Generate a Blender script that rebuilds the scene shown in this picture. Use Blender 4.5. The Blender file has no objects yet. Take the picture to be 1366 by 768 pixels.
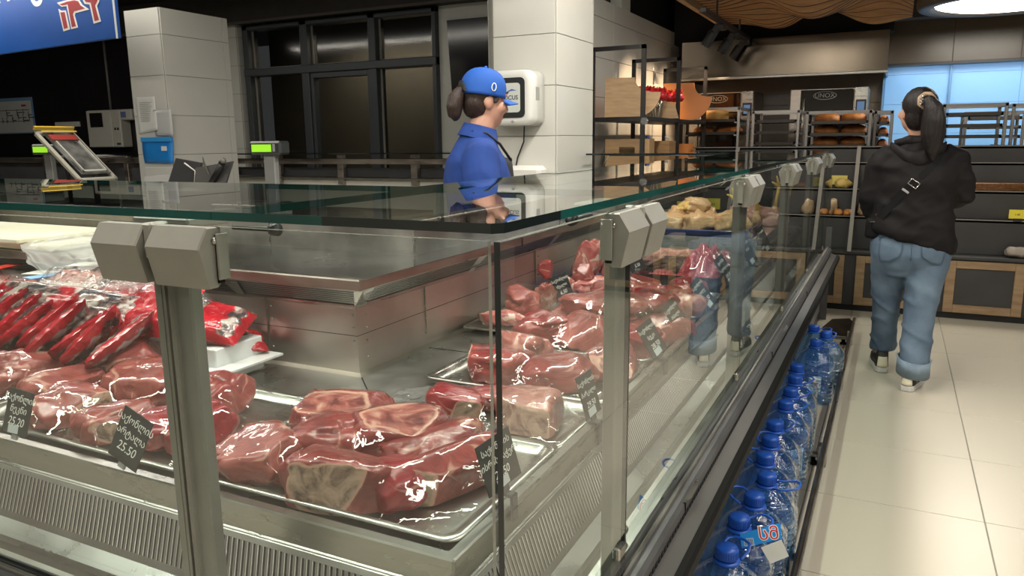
import bpy, bmesh, math, random
from mathutils import Vector as V, Matrix, noise
from mathutils.bvhtree import BVHTree
random.seed(7)
S = bpy.context.scene; COL = S.collection
PI = math.pi
# ------------------------------------------------------------------ camera
cd = bpy.data.cameras.new('camera'); cam = bpy.data.objects.new('camera', cd); COL.objects.link(cam)
cd.sensor_width = 36; cd.lens = 1013 * 36 / 1366; cd.clip_start = .02
cam.matrix_world = Matrix(((.89524345, -.0750108, .43921811, 0), (.44543103, .17591926, -.8778631, 0),
                           (-.01141771, .98154256, .1909027, 1.36), (0, 0, 0, 1)))
S.camera = cam
# ------------------------------------------------------------------ world, exposure, lamps
w = bpy.data.worlds.new('world'); S.world = w; w.use_nodes = True
w.node_tree.nodes['Background'].inputs[0].default_value = (.9, .92, 1, 1)
w.node_tree.nodes['Background'].inputs[1].default_value = .12
S.view_settings.view_transform = 'Standard'; S.view_settings.look = 'None'
S.view_settings.gamma = 1; S.view_settings.use_curve_mapping = False
S.view_settings.exposure = 0.0
S.cycles.max_bounces = 10; S.cycles.transparent_max_bounces = 40; S.cycles.glossy_bounces = 5
S.cycles.sample_clamp_indirect = 4
def area(name, loc, size, power, col=(1, .93, .82), rot=(0, 0, 0), spread=PI):
    l = bpy.data.lights.new(name, 'AREA'); l.shape = 'RECTANGLE'; l.size, l.size_y = size
    l.energy = power; l.color = col; l.spread = spread
    o = bpy.data.objects.new(name, l); o.location = loc; o.rotation_euler = rot; COL.objects.link(o); return o
# linear ceiling lamps of the shop hall (all hang just under the ceiling, lamp bodies below)
LAMPS = [((1.2, 1.2, 2.82), (.16, 5.0), 85), ((-1.05, 2.9, 2.82), (.14, 4.4), 85), ((-2.6, 1.0, 2.82), (3.6, .14), 75),
         ((-6.5, 3.4, 2.82), (4.5, .16), 55), ((3.2, 2.5, 2.82), (.16, 5.0), 50), ((-3.2, -1.6, 2.82), (4.5, .16), 45)]
for i, (l, s, p) in enumerate(LAMPS): area('ceiling_lamp_light', l, s, p)
area('bakery_lamp_light', (.72, 7.45, 2.36), (.9, .9), 26, (1, .93, .8))
area('oven_light', (-1.9, 7.9, 1.9), (.5, .1), 2.5, (1, .5, .2))
for z, t in ((2.02, 20), (.62, 160)):
    for x in (.55, 1.9): area('panel_fill_light', (x, 8.60, z), (1.3, .06), 2.6, (.85, .92, 1), (math.radians(t), 0, 0))  # added lights without fixtures, brighten the blue panels from above and below
area('window_fill_light', (-5.2, 7.2, 2.5), (1.5, .3), 26, (1, .88, .7))  # unseen light added behind the window so the panes are less black

# ------------------------------------------------------------------ materials
def mat(name, col, rough=.5, metal=0, var=0, vs=6, bump=0, bs=40, stretch=None, spec=.5, coat=0, emit=None, col2=None, rvar=0, sheen=0):
    m = bpy.data.materials.new(name); m.use_nodes = True; nt = m.node_tree; N = nt.nodes; L = nt.links
    b = N['Principled BSDF']; I = b.inputs
    I['Base Color'].default_value = (*col, 1); I['Roughness'].default_value = rough; I['Metallic'].default_value = metal
    I['Specular IOR Level'].default_value = spec; I['Coat Weight'].default_value = coat
    I['Coat Roughness'].default_value = .05
    if sheen: I['Sheen Weight'].default_value = sheen
    if emit: I['Emission Color'].default_value = (*emit[0], 1); I['Emission Strength'].default_value = emit[1]
    if var or bump or rvar or col2:
        tc = N.new('ShaderNodeTexCoord'); mp = N.new('ShaderNodeMapping'); L.new(tc.outputs['Object'], mp.inputs[0])
        if stretch: mp.inputs['Scale'].default_value = stretch
        n = N.new('ShaderNodeTexNoise'); n.inputs['Scale'].default_value = vs; n.inputs['Detail'].default_value = 5
        L.new(mp.outputs[0], n.inputs['Vector'])
        if var or col2:
            r = N.new('ShaderNodeValToRGB'); L.new(n.outputs['Fac'], r.inputs[0])
            c2 = col2 or tuple(max(0, c * (1 - var)) for c in col); c1 = col if col2 else tuple(min(1, c * (1 + var)) for c in col)
            r.color_ramp.elements[0].color = (*c2, 1); r.color_ramp.elements[1].color = (*c1, 1)
            r.color_ramp.elements[0].position = .32; r.color_ramp.elements[1].position = .68
            L.new(r.outputs[0], I['Base Color'])
        if rvar:
            mr = N.new('ShaderNodeMapRange'); L.new(n.outputs['Fac'], mr.inputs[0])
            mr.inputs[1].default_value = .3; mr.inputs[2].default_value = .7
            mr.inputs[3].default_value = max(.02, rough - rvar); mr.inputs[4].default_value = rough + rvar
            L.new(mr.outputs[0], I['Roughness'])
        if bump:
            n2 = N.new('ShaderNodeTexNoise'); n2.inputs['Scale'].default_value = bs; n2.inputs['Detail'].default_value = 4
            L.new(mp.outputs[0], n2.inputs['Vector'])
            bp = N.new('ShaderNodeBump'); bp.inputs['Strength'].default_value = bump; bp.inputs['Distance'].default_value = .01
            L.new(n2.outputs['Fac'], bp.inputs['Height']); L.new(bp.outputs[0], I['Normal'])
    return m
def clear(name, tint=(.97, .985, .975), k=1.7, rough=0, bump=0, bs=30, stretch=None, ior=1.5, milky=0, mcol=(.9, .92, .92)):
    """thin clear sheet: tinted see-through plus mirror reflection that grows at grazing angles (front faces only)"""
    m = bpy.data.materials.new(name); m.use_nodes = True; nt = m.node_tree; N = nt.nodes; L = nt.links
    N.remove(N['Principled BSDF']); out = N['Material Output']
    t = N.new('ShaderNodeBsdfTransparent'); t.inputs[0].default_value = (*tint, 1)
    g = N.new('ShaderNodeBsdfGlossy'); g.inputs['Roughness'].default_value = rough; g.inputs[0].default_value = (1, 1, 1, 1)
    f = N.new('ShaderNodeFresnel'); f.inputs[0].default_value = ior
    ge = N.new('ShaderNodeNewGeometry')
    inv = N.new('ShaderNodeMath'); inv.operation = 'SUBTRACT'; inv.inputs[0].default_value = 1; L.new(ge.outputs['Backfacing'], inv.inputs[1])
    mu = N.new('ShaderNodeMath'); mu.operation = 'MULTIPLY'; L.new(f.outputs[0], mu.inputs[0]); mu.inputs[1].default_value = k
    m2 = N.new('ShaderNodeMath'); m2.operation = 'MULTIPLY'; m2.use_clamp = True; L.new(mu.outputs[0], m2.inputs[0]); L.new(inv.outputs[0], m2.inputs[1])
    mx = N.new('ShaderNodeMixShader'); L.new(m2.outputs[0], mx.inputs[0]); L.new(g.outputs[0], mx.inputs[2])
    if milky:
        d = N.new('ShaderNodeBsdfDiffuse'); d.inputs[0].default_value = (*mcol, 1)
        mm = N.new('ShaderNodeMixShader'); mm.inputs[0].default_value = milky
        L.new(t.outputs[0], mm.inputs[1]); L.new(d.outputs[0], mm.inputs[2]); L.new(mm.outputs[0], mx.inputs[1])
    else: L.new(t.outputs[0], mx.inputs[1])
    if bump:
        tc = N.new('ShaderNodeTexCoord'); mp = N.new('ShaderNodeMapping'); L.new(tc.outputs['Object'], mp.inputs[0])
        if stretch: mp.inputs['Scale'].default_value = stretch
        n = N.new('ShaderNodeTexNoise'); n.inputs['Scale'].default_value = bs; n.inputs['Detail'].default_value = 3; n.inputs['Distortion'].default_value = .6
        L.new(mp.outputs[0], n.inputs['Vector'])
        bp = N.new('ShaderNodeBump'); bp.inputs['Strength'].default_value = bump; bp.inputs['Distance'].default_value = .02
        L.new(n.outputs['Fac'], bp.inputs['Height']); L.new(bp.outputs[0], f.inputs['Normal']); L.new(bp.outputs[0], g.inputs['Normal'])
    L.new(mx.outputs[0], out.inputs[0]); return m
def meat(name, lean=(.33, .062, .055), deep=(.17, .020, .022), fat=(.62, .34, .26), scale=9, seam=.05, amount=.5, rough=.3, cap=((.40, .28, .20), (.56, .37, .28))):
    """lean muscle with grain, curving fat lines and fat patches; the point attribute 'cap' brings in the fat or bone side of a cut"""
    m = bpy.data.materials.new(name); m.use_nodes = True; nt = m.node_tree; N = nt.nodes; L = nt.links
    b = N['Principled BSDF']; I = b.inputs; I['Roughness'].default_value = rough
    I['Coat Weight'].default_value = .2; I['Coat Roughness'].default_value = .1
    tc = N.new('ShaderNodeTexCoord')
    def noi(sc, det=3, dist=0, vec=None):
        n = N.new('ShaderNodeTexNoise'); n.inputs['Scale'].default_value = sc; n.inputs['Detail'].default_value = det; n.inputs['Distortion'].default_value = dist
        L.new(vec or tc.outputs['Object'], n.inputs['Vector']); return n
    def mth(op, a, b_=None, cl=False):
        n = N.new('ShaderNodeMath'); n.operation = op; n.use_clamp = cl
        for k, v in enumerate((a, b_)):
            if v is None: continue
            if isinstance(v, (int, float)): n.inputs[k].default_value = v
            else: L.new(v, n.inputs[k])
        return n.outputs[0]
    def mr(v, a, b_, c=0, d=1):
        n = N.new('ShaderNodeMapRange'); n.interpolation_type = 'SMOOTHSTEP'; L.new(v, n.inputs[0])
        for k, x in zip((1, 2, 3, 4), (a, b_, c, d)): n.inputs[k].default_value = x
        return n.outputs[0]
    nz = noi(scale * .8)
    vm = N.new('ShaderNodeVectorMath'); vm.operation = 'MULTIPLY_ADD'; vm.inputs[1].default_value = (.10, .10, .10)
    L.new(nz.outputs['Color'], vm.inputs[0]); L.new(tc.outputs['Object'], vm.inputs[2])
    n1 = noi(scale * .75, 1.5, .7); band = mth('ABSOLUTE', mth('SUBTRACT', n1.outputs['Fac'], .5))
    wv = noi(scale * 1.3, 2); width = mr(wv.outputs['Fac'], .45, .72, -.004, seam)
    line = mr(mth('SUBTRACT', width, band), -.006, .012)
    n3 = noi(scale * .6, 4, 1.6); patch = mr(n3.outputs['Fac'], .70 - amount * .17, .80 - amount * .17)
    fatm = mth('MULTIPLY', mth('MAXIMUM', mth('MULTIPLY', line, .8), patch), .85)
    mp = N.new('ShaderNodeMapping'); mp.inputs['Scale'].default_value = (16, 80, 80); L.new(vm.outputs[0], mp.inputs[0])
    gr = noi(1, 4, 0, mp.outputs[0]); n2 = noi(scale * .8, 5, .8)
    ra = N.new('ShaderNodeValToRGB'); L.new(n2.outputs['Fac'], ra.inputs[0]); e = ra.color_ramp.elements
    e[0].position = .33; e[0].color = (*deep, 1); e[1].position = .62; e[1].color = (*lean, 1)
    mg = N.new('ShaderNodeMixRGB'); mg.blend_type = 'MULTIPLY'; mg.inputs[0].default_value = .5; L.new(ra.outputs[0], mg.inputs[1])
    rg = N.new('ShaderNodeValToRGB'); L.new(gr.outputs['Fac'], rg.inputs[0]); rg.color_ramp.elements[0].position = .3; rg.color_ramp.elements[0].color = (.6, .55, .55, 1)
    rg.color_ramp.elements[1].position = .65; rg.color_ramp.elements[1].color = (1.3, 1.25, 1.2, 1); L.new(rg.outputs[0], mg.inputs[2])
    mf = N.new('ShaderNodeMixRGB'); L.new(fatm, mf.inputs[0]); L.new(mg.outputs[0], mf.inputs[1]); mf.inputs[2].default_value = (*fat, 1)
    at = N.new('ShaderNodeAttribute'); at.attribute_name = 'cap'
    av = mth('ADD', at.outputs['Fac'], mth('MULTIPLY', mth('SUBTRACT', noi(scale * 3, 3).outputs['Fac'], .5), .22))
    m1 = N.new('ShaderNodeMixRGB'); L.new(mr(av, .60, .66), m1.inputs[0]); L.new(mf.outputs[0], m1.inputs[1]); m1.inputs[2].default_value = (*fat, 1)
    cr = N.new('ShaderNodeValToRGB'); L.new(noi(scale * 2.2, 6, 2.0).outputs['Fac'], cr.inputs[0]); ce = cr.color_ramp.elements
    ce[0].position = .36; ce[0].color = (cap[0][0] * .42, cap[0][1] * .33, cap[0][2] * .4, 1); ce[1].position = .49; ce[1].color = (*cap[0], 1); q = ce.new(.62); q.color = (*cap[1], 1)
    m2 = N.new('ShaderNodeMixRGB'); L.new(mr(av, .70, .78), m2.inputs[0]); L.new(m1.outputs[0], m2.inputs[1]); L.new(cr.outputs[0], m2.inputs[2])
    L.new(m2.outputs[0], I['Base Color'])
    bp = N.new('ShaderNodeBump'); bp.inputs['Strength'].default_value = .4; bp.inputs['Distance'].default_value = .006
    L.new(gr.outputs['Fac'], bp.inputs['Height']); L.new(bp.outputs[0], I['Normal']); return m

steel = mat('brushed_steel', (.43, .42, .385), .3, 1, var=.1, vs=5, stretch=(1, 1, 6), rvar=.08, bump=.03, bs=60)
steel_dark = mat('worn_steel_deck', (.42, .42, .40), .34, 1, var=.2, vs=4, rvar=.12, bump=.04, bs=20)
steel_mid = mat('satin_steel', (.37, .365, .335), .36, 1, var=.12, vs=6, rvar=.08)
steel_warm = mat('warm_worn_steel', (.46, .41, .365), .36, 1, var=.14, vs=7, stretch=(1, 1, 4), rvar=.1)
alu = mat('grey_anodised', (.20, .20, .175), .42, .3, var=.05, vs=30)
alu_top = mat('grey_bracket_plastic', (.235, .23, .20), .42, .1, var=.04, vs=30)
riser_st = mat('riser_steel', (.56, .535, .48), .4, 1, var=.14, vs=4, rvar=.06)
black = mat('black_plastic', (.012, .012, .013), .4)
rubber = mat('black_rubber', (.005, .0045, .004), .6, spec=.15)
dgrey = mat('dark_grey_paint', (.045, .045, .048), .45, var=.15)
dark_body = mat('dark_case_paint', (.17, .17, .175), .33, .6, var=.2, vs=4)
white_pl = mat('white_plastic', (.78, .78, .74), .35, var=.05)
grey_pl = mat('grey_plastic', (.32, .33, .31), .45)
paper = mat('paper', (.78, .79, .76), .7, var=.05)
glass = clear('clear_glass', (.94, .965, .955), 1.35)
glass_top_m = clear('top_glass', (.86, .92, .90), 1.05)
edge_teal = mat('glass_edge_teal', (.004, .07, .062), .08, spec=.8, var=.4, vs=3)
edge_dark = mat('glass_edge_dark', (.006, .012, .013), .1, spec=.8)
edge_light = mat('glass_edge_light', (.20, .19, .16), .15)
film = clear('cling_film', (.985, .985, .985), 1.1, .015, .4, 11)
film2 = clear('bag_film', (.95, .95, .95), 1.2, .12, .8, 26, milky=.08)
chalk = mat('chalkboard', (.016, .017, .018), .6, var=.2)
chalk_w = mat('chalk_white', (.85, .85, .8), .7)
cloth_blue = mat('blue_polo_cloth', (.007, .040, .215), .85, var=.14, vs=9, bump=.12, bs=300)
skin_m = mat('skin', (.52, .29, .21), .5, var=.07, vs=14)
hair_m = mat('dark_hair', (.009, .006, .006), .42, var=.5, vs=14, stretch=(14, 14, 1.2), bump=.5, bs=22)
denim = mat('blue_denim', (.14, .20, .27), .85, col2=(.068, .108, .165), vs=6, bump=.2, bs=260)
denim_lt = mat('pale_denim_inside', (.25, .34, .44), .85, var=.15, vs=20, bump=.2, bs=260)
jacket_m = mat('black_jacket_cloth', (.0075, .0065, .0075), .75, var=.25, vs=6, spec=.25)
bread_m = mat('bread_crust', (.46, .17, .035), .55, col2=(.24, .075, .014), vs=14, bump=.3, bs=40)
bread_lt = mat('pale_bread', (.62, .40, .13), .6, col2=(.42, .2, .05), vs=12, bump=.3, bs=40)
wood = mat('light_oak', (.40, .235, .105), .5, col2=(.27, .145, .06), vs=3, stretch=(1.5, 1.5, 14))
wood_h = mat('pale_plywood', (.50, .325, .165), .5, col2=(.39, .235, .11), vs=3, stretch=(1, 8, 14))
wood_sl = mat('slat_wood', (.66, .39, .19), .45, col2=(.50, .27, .12), vs=3, stretch=(1.5, 8, 10))
wood_fr = mat('frame_wood', (.36, .245, .14), .55, col2=(.25, .16, .085), vs=4, stretch=(2, 2, 9))
charcoal = mat('charcoal_board', (.042, .041, .041), .5, var=.18, vs=4)
yellow = mat('yellow_card', (.80, .68, .05), .6)
ceil_m = mat('black_ceiling', (.012, .011, .011), .8)
soffit_m = mat('dark_soffit', (.040, .034, .030), .6, var=.1)
bwall_m = mat('near_black_wall', (.012, .011, .013), .45, var=.3, vs=3)
tile_w = mat('white_wall_tile', (.70, .70, .65), .16, var=.03, vs=2)
tile_b = mat('taupe_wall_tile', (.15, .12, .09), .25, var=.08, vs=2)
tile_sky = mat('sky_blue_wall_tile', (.22, .47, .82), .4, var=.03, vs=2)
grout = mat('grout', (.30, .295, .27), .8)
grout_d = mat('dark_grout', (.12, .10, .08), .8)
tile_f = mat('floor_tile_stone', (.53, .49, .40), .3, col2=(.52, .48, .391), vs=1.3)
frame_m = mat('window_frame_grey', (.055, .064, .072), .4)
night = clear('night_window', (.5, .5, .48), .7, .08)
# ------------------------------------------------------------------ mesh helpers
class MB:
    def __init__(s): s.v = []; s.f = []; s.m = []; s.s = []
    def add(s, vs, fs, mi=0, sm=False, M=None):
        o = len(s.v); s.v += [tuple(M @ V(p)) if M else tuple(p) for p in vs]
        for f in fs: s.f.append([i + o for i in f]); s.m.append(mi); s.s.append(sm)
        return s
    def b2(s, lo, hi, mi=0, bev=0, M=None):
        x0, y0, z0 = lo; x1, y1, z1 = hi
        if bev <= 0:
            vs = [(x, y, z) for z in (z0, z1) for y in (y0, y1) for x in (x0, x1)]
            return s.add(vs, [(0, 2, 3, 1), (4, 5, 7, 6), (0, 1, 5, 4), (2, 6, 7, 3), (0, 4, 6, 2), (1, 3, 7, 5)], mi, False, M)
        b = min(bev, (x1 - x0) / 2.01, (y1 - y0) / 2.01, (z1 - z0) / 2.01); vs = []; idx = {}
        for ix, x in enumerate((x0, x1)):
            for iy, y in enumerate((y0, y1)):
                for iz, z in enumerate((z0, z1)):
                    sx, sy, sz = (b if ix == 0 else -b), (b if iy == 0 else -b), (b if iz == 0 else -b)
                    for a, p in enumerate(((x, y + sy, z + sz), (x + sx, y, z + sz), (x + sx, y + sy, z))):
                        idx[ix, iy, iz, a] = len(vs); vs.append(p)
        fs = []; g = lambda *k: idx[k]
        for i in (0, 1):
            fs.append([g(i, 0, 0, 0), g(i, 1, 0, 0), g(i, 1, 1, 0), g(i, 0, 1, 0)])
            fs.append([g(0, i, 0, 1), g(1, i, 0, 1), g(1, i, 1, 1), g(0, i, 1, 1)])
            fs.append([g(0, 0, i, 2), g(1, 0, i, 2), g(1, 1, i, 2), g(0, 1, i, 2)])
            for j in (0, 1):
                fs.append([g(0, i, j, 1), g(1, i, j, 1), g(1, i, j, 2), g(0, i, j, 2)])
                fs.append([g(i, 0, j, 0), g(i, 1, j, 0), g(i, 1, j, 2), g(i, 0, j, 2)])
                fs.append([g(i, j, 0, 0), g(i, j, 1, 0), g(i, j, 1, 1), g(i, j, 0, 1)])
                for k in (0, 1): fs.append([g(i, j, k, 0), g(i, j, k, 1), g(i, j, k, 2)])
        c = V(((x0 + x1) / 2, (y0 + y1) / 2, (z0 + z1) / 2)); out = []
        for f in fs:
            p = [V(vs[k]) for k in f]; n = (p[1] - p[0]).cross(p[2] - p[0])
            out.append(f if n.dot(sum(p, V()) / len(p) - c) > 0 else f[::-1])
        return s.add(vs, out, mi, False, M)
    def box(s, c, d, mi=0, bev=0, M=None):
        return s.b2([c[i] - d[i] / 2 for i in range(3)], [c[i] + d[i] / 2 for i in range(3)], mi, bev, M)
    def loft(s, rings, caps=True, mi=0, sm=True, M=None, closed=False):
        n = len(rings[0]); vs = [p for r in rings for p in r]; fs = []; R = len(rings)
        for i in range(R if closed else R - 1):
            a, b = i * n, ((i + 1) % R) * n
            for j in range(n): k = (j + 1) % n; fs.append((a + j, a + k, b + k, b + j))
        s.add(vs, fs, mi, sm, M)
        if caps and not closed:
            o = len(s.v) - len(vs)
            s.f.append([o + j for j in range(n)][::-1]); s.m.append(mi); s.s.append(False)
            s.f.append([o + (R - 1) * n + j for j in range(n)]); s.m.append(mi); s.s.append(False)
        return s
    def tube(s, pts, r, n=8, mi=0, caps=True, sm=True, M=None, closed=False, fl=1):
        pts = [V(p) for p in pts]; rings = []; up = None; N = len(pts)
        for i, p in enumerate(pts):
            t = (pts[(i + 1) % N] - pts[i - 1]) if closed else (pts[min(i + 1, N - 1)] - pts[max(i - 1, 0)])
            t.normalize()
            if up is None: up = V((0, 0, 1)) if abs(t.z) < .9 else V((0, 1, 0))
            u = (up - t * up.dot(t)).normalized(); up = u; b = t.cross(u); rr = r[i] if isinstance(r, (list, tuple)) else r
            rings.append([p + (u * math.cos(2 * PI * j / n) * fl + b * math.sin(2 * PI * j / n)) * rr for j in range(n)])
        return s.loft(rings, caps, mi, sm, M, closed)
    def lathe(s, prof, c=(0, 0, 0), n=24, mi=0, M=None, sm=True, sq=0):
        rings = []
        for r, z in prof:
            ring = []
            for j in range(n):
                a = 2 * PI * j / n; k = 1 if not sq else 1 / (abs(math.cos(a)) ** sq + abs(math.sin(a)) ** sq) ** (1 / sq)
                ring.append((c[0] + r * k * math.cos(a), c[1] + r * k * math.sin(a), c[2] + z))
            rings.append(ring)
        return s.loft(rings, prof[0][0] > 1e-4 and prof[-1][0] > 1e-4 or True, mi, sm, M)
    def prism(s, poly, h, mi=0, M=None, sm=False):
        n = len(poly); a = sum(poly[i][0] * poly[(i + 1) % n][1] - poly[(i + 1) % n][0] * poly[i][1] for i in range(n))
        if a < 0: poly = poly[::-1]
        vs = [(x, y, 0) for x, y in poly] + [(x, y, h) for x, y in poly]
        fs = [list(range(n))[::-1], list(range(n, 2 * n))]
        s.add(vs, fs, mi, False, M); o = len(s.v) - 2 * n
        for i in range(n):
            k = (i + 1) % n; s.f.append([o + i, o + k, o + n + k, o + n + i]); s.m.append(mi); s.s.append(sm)
        return s
    def grid(s, nx, ny, fn, mi=0, sm=True, th=0, M=None):
        P = [V(fn(i / nx, j / ny)) for j in range(ny + 1) for i in range(nx + 1)]
        fs = [(j * (nx + 1) + i, j * (nx + 1) + i + 1, (j + 1) * (nx + 1) + i + 1, (j + 1) * (nx + 1) + i) for j in range(ny) for i in range(nx)]
        if not th: return s.add(P, fs, mi, sm, M)
        nn = [V() for _ in P]
        for f in fs:
            q = (P[f[1]] - P[f[0]]).cross(P[f[2]] - P[f[0]])
            for k in f: nn[k] += q
        P2 = [p - n.normalized() * th if n.length else p for p, n in zip(P, nn)]; o = len(P)
        bd = [i for i in range(nx + 1)] + [j * (nx + 1) + nx for j in range(1, ny + 1)] + [ny * (nx + 1) + i for i in range(nx - 1, -1, -1)] + [j * (nx + 1) for j in range(ny - 1, 0, -1)]
        side = [(bd[i], o + bd[i], o + bd[(i + 1) % len(bd)], bd[(i + 1) % len(bd)]) for i in range(len(bd))]
        return s.add(P + P2, fs + [tuple(k + o for k in f[::-1]) for f in fs] + side, mi, sm, M)
    def mesh(s, name, mats, off=(0, 0, 0)):
        me = bpy.data.meshes.new(name)
        me.from_pydata([(p[0] - off[0], p[1] - off[1], p[2] - off[2]) for p in s.v], [], s.f)
        for m in (mats if isinstance(mats, (list, tuple)) else [mats]): me.materials.append(m)
        me.polygons.foreach_set('material_index', s.m); me.polygons.foreach_set('use_smooth', s.s); me.update(); return me
def root_off(p):
    o = V()
    while p: o += p.location; p = p.parent
    return o
def link(name, me, parent=None, loc=None):
    o = bpy.data.objects.new(name, me); COL.objects.link(o)
    if parent: o.parent = parent
    if loc is not None: o.location = loc
    return o
def part(name, mb, mats, parent, world=True, label=None, stuff=False):
    """one mesh object under parent; vertices given in world coordinates when world is set (parents are unrotated)"""
    o = link(name, mb.mesh(name, mats, root_off(parent) if world else (0, 0, 0)), parent)
    if label: o['label'] = label
    if stuff: o['kind'] = 'stuff'
    return o
def tag(o, label, cat, group=None):
    o['label'] = label; o['category'] = cat
    if group: o['group'] = group
    return o
def thing(name, label, cat, loc=(0, 0, 0), rz=0, group=None):
    o = bpy.data.objects.new(name, None); COL.objects.link(o); o.empty_display_size = .1
    o.location = loc; o.rotation_euler = (0, 0, rz); return tag(o, label, cat, group)
def solo(name, mb, mats, label, cat, loc=(0, 0, 0), group=None, rz=0, world=True):
    o = link(name, mb.mesh(name, mats, loc if world else (0, 0, 0)), None, loc); o.rotation_euler = (0, 0, rz)
    return tag(o, label, cat, group)
def struct(name, mb, mats, parent=None):
    o = link(name, mb.mesh(name, mats), parent); o['kind'] = 'structure'; return o
def dup(root, loc, rz=None, label=None, group=None):
    c = root.copy(); COL.objects.link(c); c.location = loc
    if rz is not None: c.rotation_euler = (0, 0, rz)
    if label: c['label'] = label
    if group: c['group'] = group
    for ch in list(root.children):
        k = ch.copy(); COL.objects.link(k); k.parent = c
        for g in list(ch.children):
            q = g.copy(); COL.objects.link(q); q.parent = k
    return c
def TR(loc=(0, 0, 0), rx=0, ry=0, rz=0, s=None):
    M = Matrix.Translation(loc) @ Matrix.Rotation(rz, 4, 'Z') @ Matrix.Rotation(ry, 4, 'Y') @ Matrix.Rotation(rx, 4, 'X')
    return M @ Matrix.Diagonal((*s, 1)) if s else M
def frame_M(o, u, v):
    """matrix whose local x,y run along u,v and z is their cross product"""
    u = V(u).normalized(); v = V(v); v = (v - u * v.dot(u)).normalized(); n = u.cross(v)
    return Matrix(((u.x, v.x, n.x, o[0]), (u.y, v.y, n.y, o[1]), (u.z, v.z, n.z, o[2]), (0, 0, 0, 1)))
def text(name, body, size, M, m, parent, shear=0, ex=.0006, align='CENTER', stroke=0, world=True):
    c = bpy.data.curves.new(name, 'FONT'); c.body = body; c.size = size; c.shear = shear; c.extrude = ex; c.align_x = align; c.align_y = 'CENTER'
    c.space_line = .8; c.offset = stroke; c.resolution_u = 3
    o = bpy.data.objects.new('tmp_text', c); COL.objects.link(o); dg = bpy.context.evaluated_depsgraph_get()
    me = bpy.data.meshes.new_from_object(o.evaluated_get(dg)); bpy.data.objects.remove(o); bpy.data.curves.remove(c)
    off = root_off(parent) if world else V()
    me.transform(Matrix.Translation(-off) @ M); me.materials.clear(); me.materials.append(m)
    return link(name, me, parent)
def slab_tiles(parent, name, o, u, v, W, H, tw, th, gap, t, m, u0=0, v0=0):
    """separate tiles with recessed joints on a plane at o spanned by u (width W) and v (height H); n = u x v faces out"""
    u = V(u).normalized(); v = V(v).normalized(); cache = {}
    def cuts(L, s, a0):
        e = [0.]; x = a0 if a0 > 1e-6 else s
        while x < L - 1e-6: e.append(x); x += s
        e.append(L); return e
    cu, cv = cuts(W, tw, u0), cuts(H, th, v0)
    for j in range(len(cv) - 1):
        for i in range(len(cu) - 1):
            a, b = cu[i + 1] - cu[i], cv[j + 1] - cv[j]
            if a < gap * 2 or b < gap * 2: continue
            k = (round(a, 4), round(b, 4))
            if k not in cache: cache[k] = MB().b2((gap / 2, gap / 2, 0), (a - gap / 2, b - gap / 2, t), 0, min(.0012, gap * .4)).mesh(name, m)
            ob = link(name, cache[k], parent); ob.matrix_local = Matrix.Translation(-root_off(parent)) @ frame_M(V(o) + u * cu[i] + v * cv[j], u, v)
def remesh(mb, voxel, smooth=6, disp=None):
    """union of overlapping closed shapes as one continuous skin"""
    me = mb.mesh('tmp', skin_m); o = bpy.data.objects.new('tmp', me); COL.objects.link(o)
    r = o.modifiers.new('r', 'REMESH'); r.mode = 'VOXEL'; r.voxel_size = voxel
    sm = o.modifiers.new('s', 'SMOOTH'); sm.iterations = smooth; sm.factor = .5
    dg = bpy.context.evaluated_depsgraph_get(); me2 = bpy.data.meshes.new_from_object(o.evaluated_get(dg))
    bpy.data.objects.remove(o); bpy.data.meshes.remove(me)
    if disp:
        nr = [v.normal.copy() for v in me2.vertices]
        for v, n in zip(me2.vertices, nr): v.co += n * disp(v.co, n)
    me2.polygons.foreach_set('use_smooth', [True] * len(me2.polygons)); me2.update(); return me2
def skin(name, me, mats, parent, fn=None):
    me.materials.clear()
    for m in mats: me.materials.append(m)
    if fn: 
        for p in me.polygons: p.material_index = fn(p.center, p.normal)
    return link(name, me, parent)
def ell(c, rx, ry, n=16, z=None, ex=2.0, rot=0, tilt=None):
    out = []
    for j in range(n):
        a = 2 * PI * j / n; ca, sa = math.cos(a), math.sin(a)
        x = rx * math.copysign(abs(ca) ** (2 / ex), ca); y = ry * math.copysign(abs(sa) ** (2 / ex), sa)
        x, y = x * math.cos(rot) - y * math.sin(rot), x * math.sin(rot) + y * math.cos(rot)
        out.append((c[0] + x, c[1] + y, c[2] + (tilt[0] * x + tilt[1] * y if tilt else 0)))
    return out
def ball(mb, c, r, n=12, mi=0, M=None):
    rr = r if isinstance(r, (list, tuple)) else (r, r, r); rings = []
    for i in range(1, n):
        a = PI * i / n; rings.append([(c[0] + rr[0] * math.sin(a) * math.cos(2 * PI * j / (2 * n)), c[1] + rr[1] * math.sin(a) * math.sin(2 * PI * j / (2 * n)), c[2] - rr[2] * math.cos(a)) for j in range(2 * n)])
    mb.loft(rings, True, mi, True, M); return mb
# ------------------------------------------------------------------ setting
struct('floor', MB().b2((-12, -3.5, -.12), (5, 10, -.004)), grout)
fl = bpy.data.objects['floor']
slab_tiles(fl, 'floor_tile', (-.816, .59, -.0055), (1, 0, 0), (0, 1, 0), 4.2, 6.0, .6, .6, .004, .0055, tile_f)
big = [((-12, -3.5, 0), 17, 4.09), ((-12, .59, 0), 11.184, 9.4), ((3.384, .59, 0), 1.6, 9.4), ((-.816, 6.59, 0), 4.2, 3.4)]
for o_, W_, H_ in big: slab_tiles(fl, 'floor_tile', (o_[0], o_[1], -.0055), (1, 0, 0), (0, 1, 0), W_, H_, 1.8, 1.8, .004, .0055, tile_f)
struct('ceiling', MB().b2((-12, -3.5, 2.95), (5, 10, 3.1)), ceil_m)
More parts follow.
